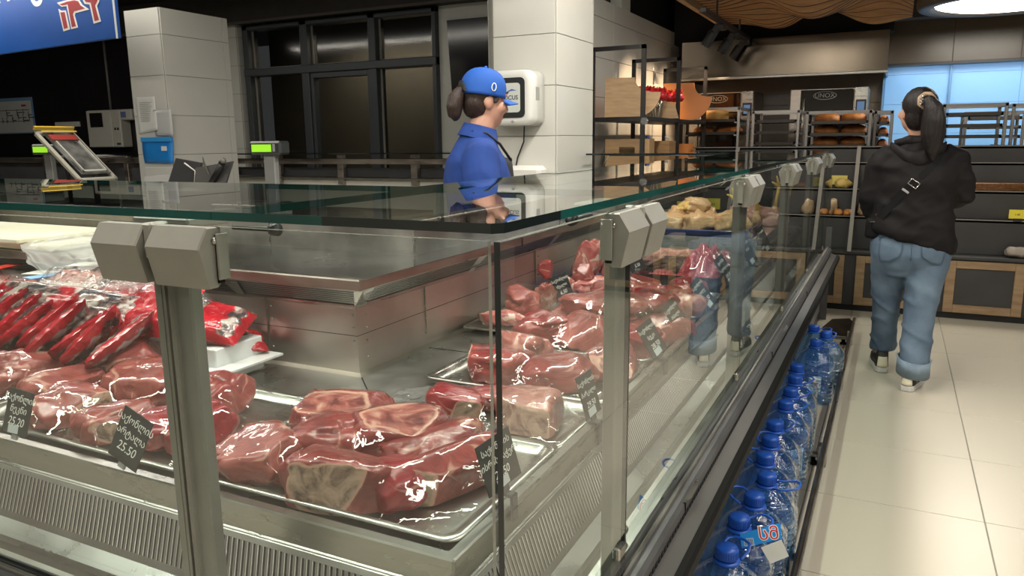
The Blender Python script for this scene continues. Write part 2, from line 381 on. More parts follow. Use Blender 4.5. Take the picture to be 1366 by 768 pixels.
# shop side walls behind and beside the camera (out of frame, seen only in reflections)
hall = mat('hall_wall', (.42, .40, .36), .7, var=.1, vs=1)
struct('wall_right', MB().b2((5, -3.5, -.1), (5.15, 10, 3.1)), hall)
struct('wall_front', MB().b2((-12, -3.65, -.1), (5.15, -3.5, 3.1)), hall)
struct('wall_left', MB().b2((-12.15, -3.65, -.1), (-12, 10, 3.1)), bwall_m)
# window wall, Y = 6.6: black part at the left, windows, white part beside the pillar
wb = struct('wall_back_left', MB().b2((-12, 6.6, -.1), (-6.93, 6.8, 2.95)), bwall_m)
struct('wall_below_windows', MB().b2((-6.93, 6.6, -.1), (-2.2, 6.8, .93)), mat('white_plaster', (.66, .66, .61), .6, var=.04))
struct('wall_window_side', MB().b2((-4.04, 6.56, .93), (-2.2, 6.8, 2.95)), mat('white_panel', (.68, .685, .63), .3, var=.02))
struct('wall_above_windows', MB().b2((-6.93, 6.6, 2.6), (-4.04, 6.8, 2.95)), bwall_m)
struct('wall_night_outside', MB().b2((-7.2, 7.6, -.1), (-3.2, 7.7, 2.95)), mat('night_room_wall', (.13, .12, .10), .7, var=.2, vs=1))
# soffit beam over the window wall
struct('trim_soffit', MB().b2((-12, 6.35, 2.63), (-3.43, 6.56, 2.95), 0, .005), soffit_m)
struct('trim_1', MB().b2((-12, 6.335, 2.615), (-3.43, 6.35, 2.64)), mat('soffit_lip', (.09, .08, .07), .5))
# window_1: three bays, transom, sashes
wn = bpy.data.objects.new('window_1', None); COL.objects.link(wn); wn['kind'] = 'structure'; wn.location = (-5.3, 6.6, .93)
X0, X1, XA, XB = -6.54, -4.04, -5.68, -4.80
for n_, lo, hi in (('jamb', (X0, 6.5, .93), (X0 + .075, 6.66, 2.62)), ('jamb', (X1 - .05, 6.5, .93), (X1, 6.66, 2.62)), ('mullion', (XA - .05, 6.5, .93), (XA + .05, 6.66, 2.62)),
                   ('mullion', (XB - .045, 6.5, .93), (XB + .045, 6.66, 2.62)), ('sill', (X0, 6.5, .93), (X1, 6.66, .99)), ('head', (X0, 6.5, 2.57), (X1, 6.66, 2.62)), ('transom', (X0, 6.49, 2.085), (X1, 6.66, 2.165))):
    part(n_, MB().b2(lo, hi, 0, .006), frame_m, wn)
sash = MB()
for lo, hi in (((XA + .05, 6.52, .99), (XA + .09, 6.62, 2.085)), ((XB - .085, 6.52, .99), (XB - .045, 6.62, 2.085)), ((XA + .09, 6.52, 2.03), (XB - .085, 6.62, 2.085)), ((XA + .09, 6.52, .99), (XB - .085, 6.62, 1.04))): sash.b2(lo, hi, 0, .004)
part('sash', sash, frame_m, wn)
bead = mat('pale_bead', (.28, .27, .24), .4)
for a, b in ((X0 + .075, XA - .05), (XA + .05, XB - .045), (XB + .045, X1 - .05)):
    for z0, z1 in ((.99, 2.085), (2.165, 2.57)):
        part('pane', MB().b2((a, 6.585, z0), (b, 6.593, z1)), night, wn)
        part('bead', MB().b2((a, 6.57, z0), (a + .02, 6.583, z1)).b2((a, 6.57, z0), (b, 6.583, z0 + .015)), bead, wn)
# tiled pillars and walls
def pillar(name, lo, hi, th, tw, v0=.1, fs='FR', m=tile_w):
    o = struct(name, MB().b2(lo, hi), grout); t = .008
    if 'F' in fs: slab_tiles(o, 'wall_tile', (lo[0], lo[1], lo[2]), (1, 0, 0), (0, 0, 1), hi[0] - lo[0], hi[2] - lo[2], tw, th, .004, t, m, 0, v0)
    if 'R' in fs: slab_tiles(o, 'wall_tile', (hi[0], lo[1], lo[2]), (0, 1, 0), (0, 0, 1), hi[1] - lo[1], hi[2] - lo[2], tw, th, .004, t, m, 0, v0)
    return o
pillar('column_left', (-5.43, 4.2, 0), (-5.05, 4.86, 2.375), .3, .6, .08)
pillar('column_back', (-6.97, 6.44, 0), (-6.56, 6.6, 2.63), .3, .6, .1)
pillar('column_centre', (-2.40, 4.5, 0), (-1.93, 5.14, 2.95), .31, .6, .145)
wr = struct('wall_right_of_column', MB().b2((-2.4, 5.14, 0), (-2.2, 8.5, 2.46)), grout)
slab_tiles(wr, 'wall_tile', (-2.2, 5.14, 0), (0, 1, 0), (0, 0, 1), 3.36, 2.46, .6, .31, .004, .008, tile_w, 0, .145)
part('cover_strip', MB().b2((-2.385, 4.475, .9), (-2.36, 4.5, 2.95)), alu, bpy.data.objects['column_centre'])
# bakery back wall Y = 8.9
wk = struct('wall_back_bakery', MB().b2((-2.4, 8.92, 0), (5, 9.1, 2.95)), grout_d)
slab_tiles(wk, 'wall_tile', (-2.2, 8.92, .9), (1, 0, 0), (0, 0, 1), 2.06, 2.05, .6, .3, .004, .008, tile_b, 0, .2)
slab_tiles(wk, 'wall_tile', (-.14, 8.92, 2.07), (1, 0, 0), (0, 0, 1), 5.1, .9, .57, .45, .004, .008, tile_b, 0, 0)
sk = struct('wall_panel_blue', MB().b2((-.15, 8.84, .6), (2.9, 8.92, 2.04)), mat('blue_grout', (.14, .32, .60), .7))
slab_tiles(sk, 'wall_tile', (-.15, 8.84, .6), (1, 0, 0), (0, 0, 1), 3.05, 1.44, .58, .29, .0025, .006, tile_sky, 0, .2)
struct('trim_2', MB().b2((-.17, 8.66, 2.035), (5, 8.92, 2.06)), black)
struct('trim_3', MB().b2((.415, 8.80, .6), (.437, 8.84, 2.035)).b2((-.17, 8.80, .6), (-.15, 8.84, 2.035)), mat('blue_trim', (.10, .24, .42), .4))
struct('wall_above_hood', MB().b2((-2.2, 8.3, 2.33), (-.1, 8.5, 2.95)), ceil_m)
struct('wall_above_tiles', MB().b2((-2.42, 5.14, 2.46), (-2.3, 9, 2.95)), ceil_m)
struct('wall_bulkhead_right', MB().b2((-.1, 8.25, 2.43), (5, 8.45, 2.95)), soffit_m)

# ------------------------------------------------------------------ ceiling things
for i, (l, s, p) in enumerate(LAMPS):
    h = thing('linear_lamp', 'long linear ceiling lamp ' + ('over the customer aisle', 'over the right counter run', 'over the front counter run', 'over the staff area before the left pillar', 'on the far right side of the aisle', 'behind the photographer')[i], 'lamp', (l[0], l[1], 2.84), 0, 'linear ceiling lamps')
    part('housing', MB().b2((l[0] - s[0] / 2 - .02, l[1] - s[1] / 2 - .02, 2.84), (l[0] + s[0] / 2 + .02, l[1] + s[1] / 2 + .02, 2.95)), white_pl, h)
    k = (p / (s[0] * s[1])) * .05
    part('diffuser', MB().b2((l[0] - s[0] / 2, l[1] - s[1] / 2, 2.826), (l[0] + s[0] / 2, l[1] + s[1] / 2, 2.84)), mat('lamp_diffuser', (.9, .9, .85), .5, emit=((1, .95, .86), k)), h)
dl = thing('disc_lamp', 'large round glowing disc ceiling lamp with a dark rim', 'lamp', (.72, 7.45, 2.42))
part('diffuser', MB().lathe([(.0, 2.375), (.46, 2.375), (.52, 2.39), (.54, 2.42), (0, 2.42)], (.72, 7.45, 0), 48), mat('disc_glow', (1, .97, .9), .5, emit=((1, .95, .85), 9)), dl)
part('rim', MB().lathe([(.545, 2.40), (.56, 2.37), (.64, 2.37), (.66, 2.40), (.66, 2.5), (.545, 2.5)], (.72, 7.45, 0), 48), mat('rim_grey', (.10, .085, .07), .5), dl)
part('rod', MB().tube([(.72, 7.45, 2.42), (.72, 7.45, 2.95)], .03), black, dl)
# wavy slatted canopy over the bakery
cy = thing('slatted_canopy', 'wavy wooden slat canopy hanging over the bakery with a pale edge board', 'canopy', (-.75, 7.0, 2.95))
part('backing', MB().b2((-1.52, 6.1, 2.62), (.04, 7.92, 2.66)), ceil_m, cy)
part('edge_board', MB().b2((-1.6, 6.05, 2.40), (-1.55, 7.92, 2.55), 0, .003), wood_h, cy)
part('edge_board', MB().b2((-1.55, 6.05, 2.40), (.06, 6.09, 2.55), 0, .003), wood_h, cy)
part('hanger', MB().tube([(-1.3, 7, 2.66), (-1.3, 7, 2.95)], .01).tube([(-.2, 7, 2.66), (-.2, 7, 2.95)], .01), black, cy)
slat_shade = mat('slat_gap_shade', (.055, .022, .008), .6)  # dark underside colour paints the shadow gaps between slats
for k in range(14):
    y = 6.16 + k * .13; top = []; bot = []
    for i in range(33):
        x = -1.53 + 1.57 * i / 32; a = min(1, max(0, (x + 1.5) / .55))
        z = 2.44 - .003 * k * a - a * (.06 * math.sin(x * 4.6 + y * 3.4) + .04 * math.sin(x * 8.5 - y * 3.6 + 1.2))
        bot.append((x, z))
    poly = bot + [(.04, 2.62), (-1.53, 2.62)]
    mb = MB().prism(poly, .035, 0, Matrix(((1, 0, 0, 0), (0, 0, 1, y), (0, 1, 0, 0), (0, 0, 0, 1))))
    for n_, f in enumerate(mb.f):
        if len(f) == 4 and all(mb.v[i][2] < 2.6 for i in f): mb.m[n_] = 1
    part('slat', mb, [wood_sl, slat_shade], cy)
tk = thing('lighting_track', 'black lighting track along the canopy edge carrying three spotlights', 'track', (-1.38, 7.0, 2.30))
part('rail', MB().b2((-1.40, 6.0, 2.285), (-1.35, 7.95, 2.32), 0, .004), black, tk)
for y in (6.5, 7.5): part('hanger', MB().tube([(-1.375, y, 2.32), (-1.375, y, 2.66)], .008), black, tk)
dim = mat('spot_black', (.02, .02, .022), .4)
for n, (y, lb) in enumerate(((6.72, 'black track spotlight, nearest of three under the wooden canopy'), (7.35, 'black track spotlight, middle of three under the wooden canopy'), (7.9, 'black track spotlight, farthest of three, beside the steel hood'))):
    sp = thing('track_spotlight', lb, 'spotlight', (-1.375, y, 2.285), 0, 'spotlights on the track')
    part('adapter', MB().box((-1.375, y, 2.265), (.05, .12, .045), 0, .005), dim, sp)
    M = TR((-1.40, y, 2.25), .1, math.radians(32), 0)
    part('bracket', MB().box((-.02, 0, -.015), (.05, .06, .09), 0, .004, M), dim, sp)
    sl_ = bpy.data.lights.new('track_spot_light', 'SPOT'); sl_.energy = 38; sl_.color = (1, .72, .45); sl_.spot_size = 1.5; sl_.spot_blend = .7; sl_.shadow_soft_size = .03
    so_ = bpy.data.objects.new('track_spot_light', sl_); COL.objects.link(so_); so_.location = (-1.53, y, 2.10); so_.rotation_euler = V((-.62, .1, -.55)).to_track_quat('-Z', 'Y').to_euler()
    part('lamp_head', MB().lathe([(.0, -.15), (.036, -.15), (.039, -.143), (.039, -.03), (.03, -.012), (.0, -.012)], (-.03, 0, -.02), 20, 0, M), dim, sp)
# hood
hd = thing('extractor_hood', 'wide brushed stainless extractor hood above the ovens', 'hood', (-1.08, 8.4, 1.94))
part('shell', MB().b2((-2.03, 8.0, 1.945), (-.13, 8.03, 2.31)).b2((-2.03, 8.03, 2.29), (-.13, 8.9, 2.31)).b2((-.15, 8.03, 1.945), (-.13, 8.9, 2.31)).b2((-2.03, 8.03, 1.945), (-2.01, 8.9, 2.31)), mat('hood_steel', (.17, .142, .11), .2, 1, rvar=.03, vs=1.6, stretch=(1.5, 1, .3)), hd)
part('lip', MB().b2((-2.04, 7.985, 1.93), (-.12, 8.01, 1.955), 0, .004), steel_mid, hd)
part('filter', MB().b2((-1.95, 8.1, 1.99), (-.2, 8.8, 2.02)), dgrey, hd)
part('duct', MB().b2((-1.4, 8.35, 2.31), (-.8, 8.8, 2.95)), steel_mid, hd)
# ------------------------------------------------------------------ bakery: ovens, racks, stepped bread display
oven_glass = mat('oven_glass', (.008, .007, .007), .06, spec=.8)
screen_m = mat('oven_screen', (.02, .03, .05), .1, emit=((.25, .45, .8), .35))
def oven(x0, x1, label):
    t = thing('bakery_oven', label, 'oven', ((x0 + x1) / 2, 8.5, 0))
    part('base_cabinet', MB().b2((x0, 8.35, .0), (x1, 8.85, 1.0), 0, .01), steel_mid, t)
    part('body', MB().b2((x0, 8.33, 1.0), (x1, 8.88, 1.83), 0, .008), steel_warm, t)
    d = part('door', MB().b2((x0 + .105, 8.29, 1.05), (x1 - .13, 8.33, 1.815), 0, .006), oven_glass, t)
    part('handle', MB().tube([(x0 + .14, 8.29, 1.1), (x0 + .14, 8.25, 1.12), (x0 + .14, 8.25, 1.72), (x0 + .14, 8.29, 1.74)], .011), steel, d)
    xc = (x0 + x1) / 2 - .03
    part('logo_ring', MB().tube([(xc + .105 * math.cos(a * PI / 16), 8.288, 1.758 + .038 * math.sin(a * PI / 16)) for a in range(32)], .004, 6, closed=True), grey_pl, d)
    text('lettering', 'UNOX', .062, frame_M((xc, 8.287, 1.757), (1, 0, 0), (0, 0, 1)), grey_pl, d)
    part('side_panel', MB().b2((x1 - .12, 8.28, 1.02), (x1, 8.33, 1.83), 0, .005), steel, t)
    s = part('control_screen', MB().b2((x1 - .105, 8.272, 1.58), (x1 - .012, 8.282, 1.71), 0, .003), black, t)
    part('display', MB().b2((x1 - .092, 8.269, 1.6), (x1 - .028, 8.273, 1.69)), screen_m, s)
oven(-2.02, -1.35, 'steel bakery oven with black glass door at the left under the hood')
oven(-1.0, -.28, 'steel bakery oven with black glass door at the right end of the hood')
wrack = mat('rack_metal', (.22, .21, .20), .4, .8, var=.1)
tray_m = mat('dark_bake_tray', (.05, .042, .036), .45, .5)
def rack(label, x0, x1, y0, y1, top, levels, front=True, trays=(), m=wrack, group=None):
    t = thing('tray_rack', label, 'rack', ((x0 + x1) / 2, (y0 + y1) / 2, 0))
    for x in (x0, x1 - .025):
        for y in (y0, y1 - .025): part('post', MB().b2((x, y, .08), (x + .025, y + .025, top), 0, .003), m, t)
    for z in (top - .025, .1):
        part('frame', MB().loft([[(x0, y0, z + h), (x1, y0, z + h), (x1, y1, z + h), (x0, y1, z + h)] for h in (0, .025)], False, 0, False).loft([[(x0 + .025, y0 + .025, z + h), (x0 + .025, y1 - .025, z + h), (x1 - .025, y1 - .025, z + h), (x1 - .025, y0 + .025, z + h)] for h in (0, .025)], False, 0, False).add([(x, y, z + h) for h in (0, .025) for x, y in ((x0, y0), (x1, y0), (x1, y1), (x0, y1), (x0 + .025, y0 + .025), (x1 - .025, y0 + .025), (x1 - .025, y1 - .025), (x0 + .025, y1 - .025))], [(0, 4, 5, 1), (1, 5, 6, 2), (2, 6, 7, 3), (3, 7, 4, 0), (8, 9, 13, 12), (9, 10, 14, 13), (10, 11, 15, 14), (11, 8, 12, 15)]), m, t)
    for z in levels:
        part('runner', MB().b2((x0 + .02, y0, z - .012), (x0 + .05, y1, z)), m, t); part('runner', MB().b2((x1 - .05, y0, z - .012), (x1 - .02, y1, z)), m, t)
    for x in (x0 + .02, x1 - .02):
        for y in (y0 + .02, y1 - .02): part('caster', MB().lathe([(0, -.04), (.04, -.035), (.04, .035), (0, .04)], (0, 0, 0), 12, 0, TR((x, y, .042), PI / 2)).b2((x - .012, y - .012, .05), (x + .012, y + .012, .1)), rubber, t)
    for z in trays:
        part('tray', MB().b2((x0 + .03, y0 + .005, z), (x1 - .03, y1 - .005, z + .006)).b2((x0 + .03, y0 + .0, z), (x1 - .03, y0 + .012, z + .026)).b2((x0 + .03, y1 - .012, z), (x1 - .03, y1, z + .026)).b2((x0 + .03, y0, z), (x0 + .042, y1, z + .026)).b2((x1 - .042, y0, z), (x1 - .03, y1, z + .026)), tray_m, t)
    return t
rack('pale steel tray rack with a round loaf, left of the empty rack', -1.89, -1.35, 7.57, 8.12, 1.645, (1.51, 1.39, 1.27, 1.15), trays=(1.51, 1.39), m=mat('pale_rack_metal', (.42, .42, .40), .38, .8))
rack('empty grey tray rack between the loaf racks', -1.22, -.80, 7.45, 7.95, 1.60, (1.5, 1.4, 1.3, 1.2), trays=(1.49, 1.39, 1.29), m=mat('mid_rack_metal', (.34, .32, .30), .38, .8))
rack('grey tray rack loaded with three levels of brown loaves', -.72, -.20, 7.15, 7.7, 1.575, (1.47, 1.37, 1.27, 1.17), trays=(1.465, 1.365, 1.265))
rack('narrow rear tray rack with brown loaves against the blue wall', -.19, -.04, 7.3, 7.8, 1.57, (1.46, 1.36, 1.26), trays=(1.455, 1.355, 1.255))
rack('tall empty tray rack right of the customer, in front of the blue wall', .31, .76, 7.15, 7.65, 1.605, (1.52, 1.44, 1.36, 1.28), trays=(1.51, 1.42, 1.335))
rack('second empty tray rack at the right edge of the view', .80, 1.3, 7.3, 7.8, 1.60, (1.52, 1.43, 1.34), trays=())
rack('rear empty tray rack seen through the other empty racks', .52, .98, 7.95, 8.4, 1.56, (1.5, 1.42, 1.34), trays=(1.49, 1.41, 1.33))
def loaf(label, x, y, z, L, W, H, rz=0, m=bread_m, seed=0, group=None, cuts=0, name='bread_loaf', cat='bread'):
    mb = MB(); rings = []
    for i in range(1, 14):
        u = -1 + 2 * i / 14; k = (1 - abs(u) ** 2.6) ** .5
        ring = []
        for j in range(16):
            a = 2 * PI * j / 16; r = 1 + .06 * noise.noise((u * 3, math.cos(a) * 2, math.sin(a) * 2 + seed * 5.1))
            zz = math.sin(a) * H * k * r; zz = zz if zz > 0 else zz * .55
            if cuts and math.sin(a) > .5: zz *= 1 - .09 * max(0, math.sin(u * PI * cuts)) ** 6
            ring.append((u * L / 2, math.cos(a) * W / 2 * k * r, zz + H * .5))
        rings.append(ring)
    mb.loft(rings)
    o = solo(name, mb, m, label, cat, (x, y, z), group, rz, world=False); return o
loaf('round golden loaf on the top tray of the pale rack', -1.63, 7.84, 1.517, .28, .24, .085, .2, bread_lt, 1)
loaf('flat brown loaf on the second tray of the pale rack', -1.745, 7.84, 1.397, .22, .24, .05, .1, bread_m, 2)
loaf('flat brown loaf beside another on the pale rack, nearer the oven side', -1.49, 7.84, 1.397, .22, .26, .05, 1.2, bread_m, 3)
lv = ('top', 'middle', 'lowest'); k = 0
for n, z in enumerate((1.472, 1.372, 1.272)):
    for q, (x, s_) in enumerate(((-.565, 'left'), (-.35, 'right'))):
        loaf('brown oval loaf, %s of the two on the %s tray of the loaf rack' % (s_, lv[n]), x, 7.4 + .02 * q, z, .235, .20, .062, .1 * q, bread_m, k, 'loaves on the loaf rack', 3); k += 1
for n, z in enumerate((1.462, 1.362, 1.262)):
    loaf('brown loaf on the %s tray of the narrow rear rack' % lv[n], -.115, 7.5, z, .2, .085, .05, PI / 2, bread_m, k, 'loaves on the narrow rack'); k += 1
# stepped display
ds = thing('stepped_bread_display', 'long charcoal stepped bread display with wood-framed cabinet doors', 'display', (.5, 6.9, 0))
XL, XR = -1.62, 2.4
steps = ((6.52, .49), (6.66, .735), (6.80, .942), (6.93, 1.15))
part('plinth', MB().b2((XL, 6.49, 0), (XR, 7.1, .05)), black, ds)
part('carcass', MB().b2((XL, 6.46, .05), (XR, 7.1, .455)), charcoal, ds)
part('counter_top', MB().b2((XL, 6.44, .455), (XR, 6.75, .478), 0, .003), charcoal, ds)
lipm = mat('shelf_lip', (.20, .19, .17), .45)
zs = [.478, .735, .942, 1.15, 1.275]; ys = [6.62, 6.74, 6.86, 6.97]
for i in range(4):
    y = ys[i]
    part('riser_board', MB().b2((XL, y, zs[i]), (XR, y + .02, zs[i + 1]), 0, .002), charcoal, ds)
    part('step_shelf', MB().b2((XL, y, zs[i + 1] - .02), (XR, (ys + [7.1])[i + 1], zs[i + 1]), 0, .001), charcoal, ds)
    part('shelf_lip', MB().b2((XL, y - .006, zs[i + 1] - .004), (XR, y + .004, zs[i + 1] + .003)), lipm, ds)
part('back_board', MB().b2((XL, 7.085, .4), (XR, 7.1, 1.28)), charcoal, ds)
for x0, x1, lab in ((-1.55, -.98, 0), (-.92, -.30, 1), (-.215, .33, 2), (.40, .90, 3), (.97, 1.5, 4)):
    d = part('cabinet_door', MB().b2((x0 + .055, 6.452, .10), (x1 - .055, 6.46, .40)), charcoal, ds)
    f = MB()
    part('frame_stile', MB().b2((x0, 6.44, .055), (x0 + .065, 6.46, .445), 0, .003), wood_fr, d)
    part('frame_stile', MB().b2((x1 - .065, 6.44, .055), (x1, 6.46, .445), 0, .003), wood_fr, d)
    part('frame_rail', MB().b2((x0 + .065, 6.44, .055), (x1 - .065, 6.46, .115), 0, .003), wood_fr, d)
    part('frame_rail', MB().b2((x0 + .065, 6.44, .39), (x1 - .065, 6.46, .445), 0, .003), wood_fr, d)
div = mat('divider_bar', (.27, .25, .22), .5)
for x in (-.285, -1.25):
    part('divider_bar', MB().prism([(6.415, .48), (6.452, .48), (6.932, 1.28), (6.895, 1.28)], .028, 0, Matrix(((0, 0, 1, x), (1, 0, 0, 0), (0, 1, 0, 0), (0, 0, 0, 1)))), div, ds)
for x in (-.1, .45, 1.1):
    sc_ = MB()
    for z in (.90, 1.10): ball(sc_, (x, 6.752 if z < 1 else 6.872, z), .006, 5)
    part('screws', sc_, alu, ds)
def price_card(x, y, z, w_, h_, label, m=yellow, txt=None):
    t = thing('price_card', label, 'price card', (x, y, z))
    part('card', MB().b2((x, y, z + .02), (x + w_, y + .003, z + .02 + h_), 0, .001), m, t)
    part('clip', MB().b2((x + w_ * .3, y - .002, z - .0), (x + w_ * .8, y + .012, z + .022), 0, .002), black, t)
    if txt: text('lettering', txt, h_ * .3, frame_M((x + w_ / 2, y - .0005, z + .02 + h_ * .45), (1, 0, 0), (0, 0, 1)), black, t)
price_card(.775, 6.60, .735, .105, .065, 'yellow price card clipped to the display right of the customer', yellow, '1.40')
price_card(-.62, 6.72, .942, .12, .075, 'yellow price card on the upper step, seen through the glass end', yellow, '1.20')
price_card(-.47, 6.85, .95, .13, .075, 'second yellow price card on the upper step beside a bread bag', mat('pale_yellow_card', (.72, .62, .16), .6), '0.90')
price_card(-1.42, 6.50, .75, .13, .09, 'yellow price card far back above the chicken heap', yellow, '1.50')
# wicker baskets and bags on the display
wick = mat('wicker', (.26, .12, .04), .6, col2=(.14, .06, .02), vs=60)
def basket(x0, x1, y0, y1, z, h, label):
    t = thing('wicker_basket', label, 'basket', ((x0 + x1) / 2, (y0 + y1) / 2, z))
    part('bottom', MB().b2((x0 + .01, y0 + .01, z), (x1 - .01, y1 - .01, z + .008)), wick, t)
    sd = MB()
    for zz in [z + .004 + .009 * i for i in range(int(h / .009))]:
        P = [(x0, y0, zz), (x1, y0, zz), (x1, y1, zz), (x0, y1, zz)]; sd.tube(P, .0048, 5, closed=True)
    part('woven_side', sd, wick, t)
    part('rim', MB().tube([(x0, y0, z + h), (x1, y0, z + h), (x1, y1, z + h), (x0, y1, z + h)], .008, 6, closed=True), wick, t)
basket(.32, .90, 6.765, 6.85, .945, .05, 'low brown wicker basket on the display right of the customer')
pap = mat('bread_bag_paper', (.36, .25, .14), .5, var=.15, vs=30, bump=.4, bs=30)
def bag(label, x, y, z, L, W, H, rz, seed, m=None, name='bread_bag'):
    mb = MB(); rings = []
    for i in range(0, 9):
        u = i / 8; ring = []
        for j in range(14):
            a = 2 * PI * j / 14; k = (1 - .75 * max(0, u - .6) / .4) * (.5 + .5 * min(1, u * 6)); r = 1 + .42 * noise.noise((u * 4, a * 1.3, seed * 3.3)) + .15 * noise.noise((u * 11, a * 4, seed))
            ring.append(((u - .5) * L, math.cos(a) * W / 2 * k * r, max(-H * .48, math.sin(a) * H * .5 * k * r) + H * .5))
        rings.append(ring)
    mb.loft(rings); return solo(name, mb, m or pap, label, 'bread bag', (x, y, z), None, rz, world=False)
bag('crumpled paper bread bag at the right end of the display counter', .86, 6.54, .478, .18, .12, .08, .2, 1, mat('grey_paper_bag', (.38, .32, .27), .6, bump=.5, bs=30))
bag('tan bread bag on the third step left of the customer arm', -.19, 6.66, .735, .13, .09, .12, 1.3, 2)
bag('clear tan bread bag on the third step behind the counter end', -.44, 6.68, .735, .14, .1, .13, 1.0, 3)
bag('yellowish bread bag on the upper step beside a price card', -.36, 6.80, .942, .14, .08, .08, .5, 4, mat('yellow_bag', (.6, .42, .12), .45, bump=.4, bs=30))
for n, (x, lb) in enumerate(((-.385, 'small orange bread roll on the third step, next to the divider bar'), (-.31, 'small orange bread roll on the third step, touching the divider bar'), (-.86, 'orange bread roll on the third step behind the chicken feet'))):
    loaf(lb, x, 6.67, .735, .075, .075, .035, .3, mat('orange_roll', (.55, .22, .05), .5, var=.2), n + 20, 'rolls on the third step', name='bread_roll')
for n, x in enumerate((-1.2, -1.05, -.68)):
    loaf(('long flatbread lying on the upper step, %s' % ('farthest left of three', 'middle of three', 'nearest the counter end of three')[n]), x, 6.80, .942, .13, .07, .03, .1, bread_m, n + 30, 'flatbreads on the upper step', name='flatbread')
# black wall shelving with boards, baskets and lollies
bs_ = thing('black_shelf_unit', 'tall open black metal shelf unit along the white tiled wall', 'shelf', (-1.88, 6.5, 0))
bk = mat('black_square_tube', (.014, .013, .013), .4)
for y in (5.5, 6.5, 7.5):
    m_ = MB().b2((-2.08, y, 0), (-2.05, y + .03, 2.025)).b2((-1.69, y, 0), (-1.66, y + .03, 2.025)).b2((-2.08, y, 1.995), (-1.66, y + .03, 2.025)).b2((-2.05, y, 1.49), (-1.69, y + .03, 1.52)).b2((-2.05, y, 1.06), (-1.69, y + .03, 1.09))
    part('end_frame', m_, bk, bs_)
for z in (1.49, 1.06, .5): part('shelf_board', MB().b2((-2.08, 5.53, z), (-1.66, 7.5, z + .03), 0, .003), bk, bs_)
def board(label, poly, o, u, v, th=.02, m=wood_h, name='wooden_board', hole=None):
    mb = MB().prism(poly, th, 0, frame_M(o, u, v)); return solo(name, mb, m, label, 'board', o)
def arcpoly(w_, h_, r, n=10):
    """rectangle with a round bite out of its upper right corner"""
    p = [(0, 0), (w_ * .55, 0)]
    p += [(w_ * .55 + (w_ * .45) * math.sin(a * PI / 2 / n), h_ * .62 - h_ * .62 * math.cos(a * PI / 2 / n)) for a in range(1, n + 1)]
    p += [(w_ - r * .1 - r * .55 * math.sin(a * PI / 2 / n) , h_ * .62 + (h_ * .38) * (a / n) ** 2) for a in range(1, n + 1)]
    return p + [(0, h_)]
board('large pale wooden board with a scooped corner leaning on the shelf', arcpoly(.42, .30, .3), (-2.04, 5.72, 1.52), (1, .25, 0), (0, .12, 1), .02)
orange = mat('orange_painted_board', (.62, .22, .055), .5, var=.08)
board('orange curved board leaning at the far end of the shelf', arcpoly(.44, .34, .25), (-1.98, 7.15, 1.52), (1, .12, 0), (0, .1, 1), .02, orange)
board('low pale board lying behind the lolly jars', [(0, 0), (.40, 0), (.36, .12), (.2, .16), (.04, .13)], (-2.03, 6.35, 1.52), (1, .1, 0), (0, .2, 1), .018)
def crate(label, o, L, W, H, rz, m=wood_h):
    t = thing('wooden_crate', label, 'crate', o, rz)
    for n, (a, b) in enumerate((((0, 0, 0), (L, .014, H)), ((0, W - .014, 0), (L, W, H)))):
        if n == 0:
            mb = MB().b2((0, 0, 0), (L, .014, H * .62)).b2((0, 0, H * .78), (L, .014, H)).b2((0, 0, H * .62), (L * .32, .014, H * .78)).b2((L * .68, 0, H * .62), (L, .014, H * .78))
        else: mb = MB().b2(a, b)
        part('side', mb, m, t, False)
    part('end', MB().b2((0, .014, 0), (.014, W - .014, H), 0, .001), m, t, False); part('end', MB().b2((L - .014, .014, 0), (L, W - .014, H), 0, .001), m, t, False)
    part('bottom', MB().b2((.014, .014, 0), (L - .014, W - .014, .012)), m, t, False)
crate('pale wooden crate with a hand slot on the lower shelf', (-2.02, 5.68, 1.09), .34, .25, .27, .12)
crate('darker wooden crate on the lower shelf, behind the pale one', (-2.02, 6.2, 1.09), .36, .25, .25, .05, wood)
crate('wooden crate at the far end of the lower shelf', (-2.02, 6.85, 1.09), .36, .25, .22, .05, orange)
jar_g = clear('jar_glass', (.9, .93, .92), 2.0)
red = mat('red_wrapper', (.55, .02, .03), .3, var=.3, vs=30)
stickm = mat('lolly_stick', (.75, .72, .62), .5)
for n, (x, y, nm) in enumerate(((-1.80, 5.98, 'nearest'), (-1.77, 6.2, 'second nearest'), (-1.82, 6.42, 'third nearest'), (-1.74, 6.62, 'farthest'))):
    t = thing('lolly_jar', 'glass jar of red wrapped lollies on the black shelf, %s of the row' % nm, 'jar', (x, y, 1.52), 0, 'lolly jars on the black shelf')
    part('glass', MB().lathe([(0, 0), (.05, 0), (.055, .01), (.055, .13), (.048, .15), (.05, .155)], (x, y, 1.52), 20), jar_g, t)
    for q in range(5):
        a = q * 1.26 + n; part('stick', MB().tube([(x + .02 * math.cos(a), y + .02 * math.sin(a), 1.525), (x + .045 * math.cos(a), y + .045 * math.sin(a), 1.68)], .003, 6), stickm, t)
        mb = MB(); px_, py_ = x + .05 * math.cos(a), y + .05 * math.sin(a); ball(mb, (px_, py_, 1.70), (.04, .04, .036), 7)
        for g_ in range(4): mb.prism([(0, 0), (.022, .05), (.0, .04), (-.022, .055)], .004, 0, frame_M((px_, py_, 1.715), (math.cos(g_ * .8), math.sin(g_ * .8), 0), (.5 * math.sin(g_ * 2 + q), .5 * math.cos(g_ + q), 1)))
        part('lolly', mb, red, t)
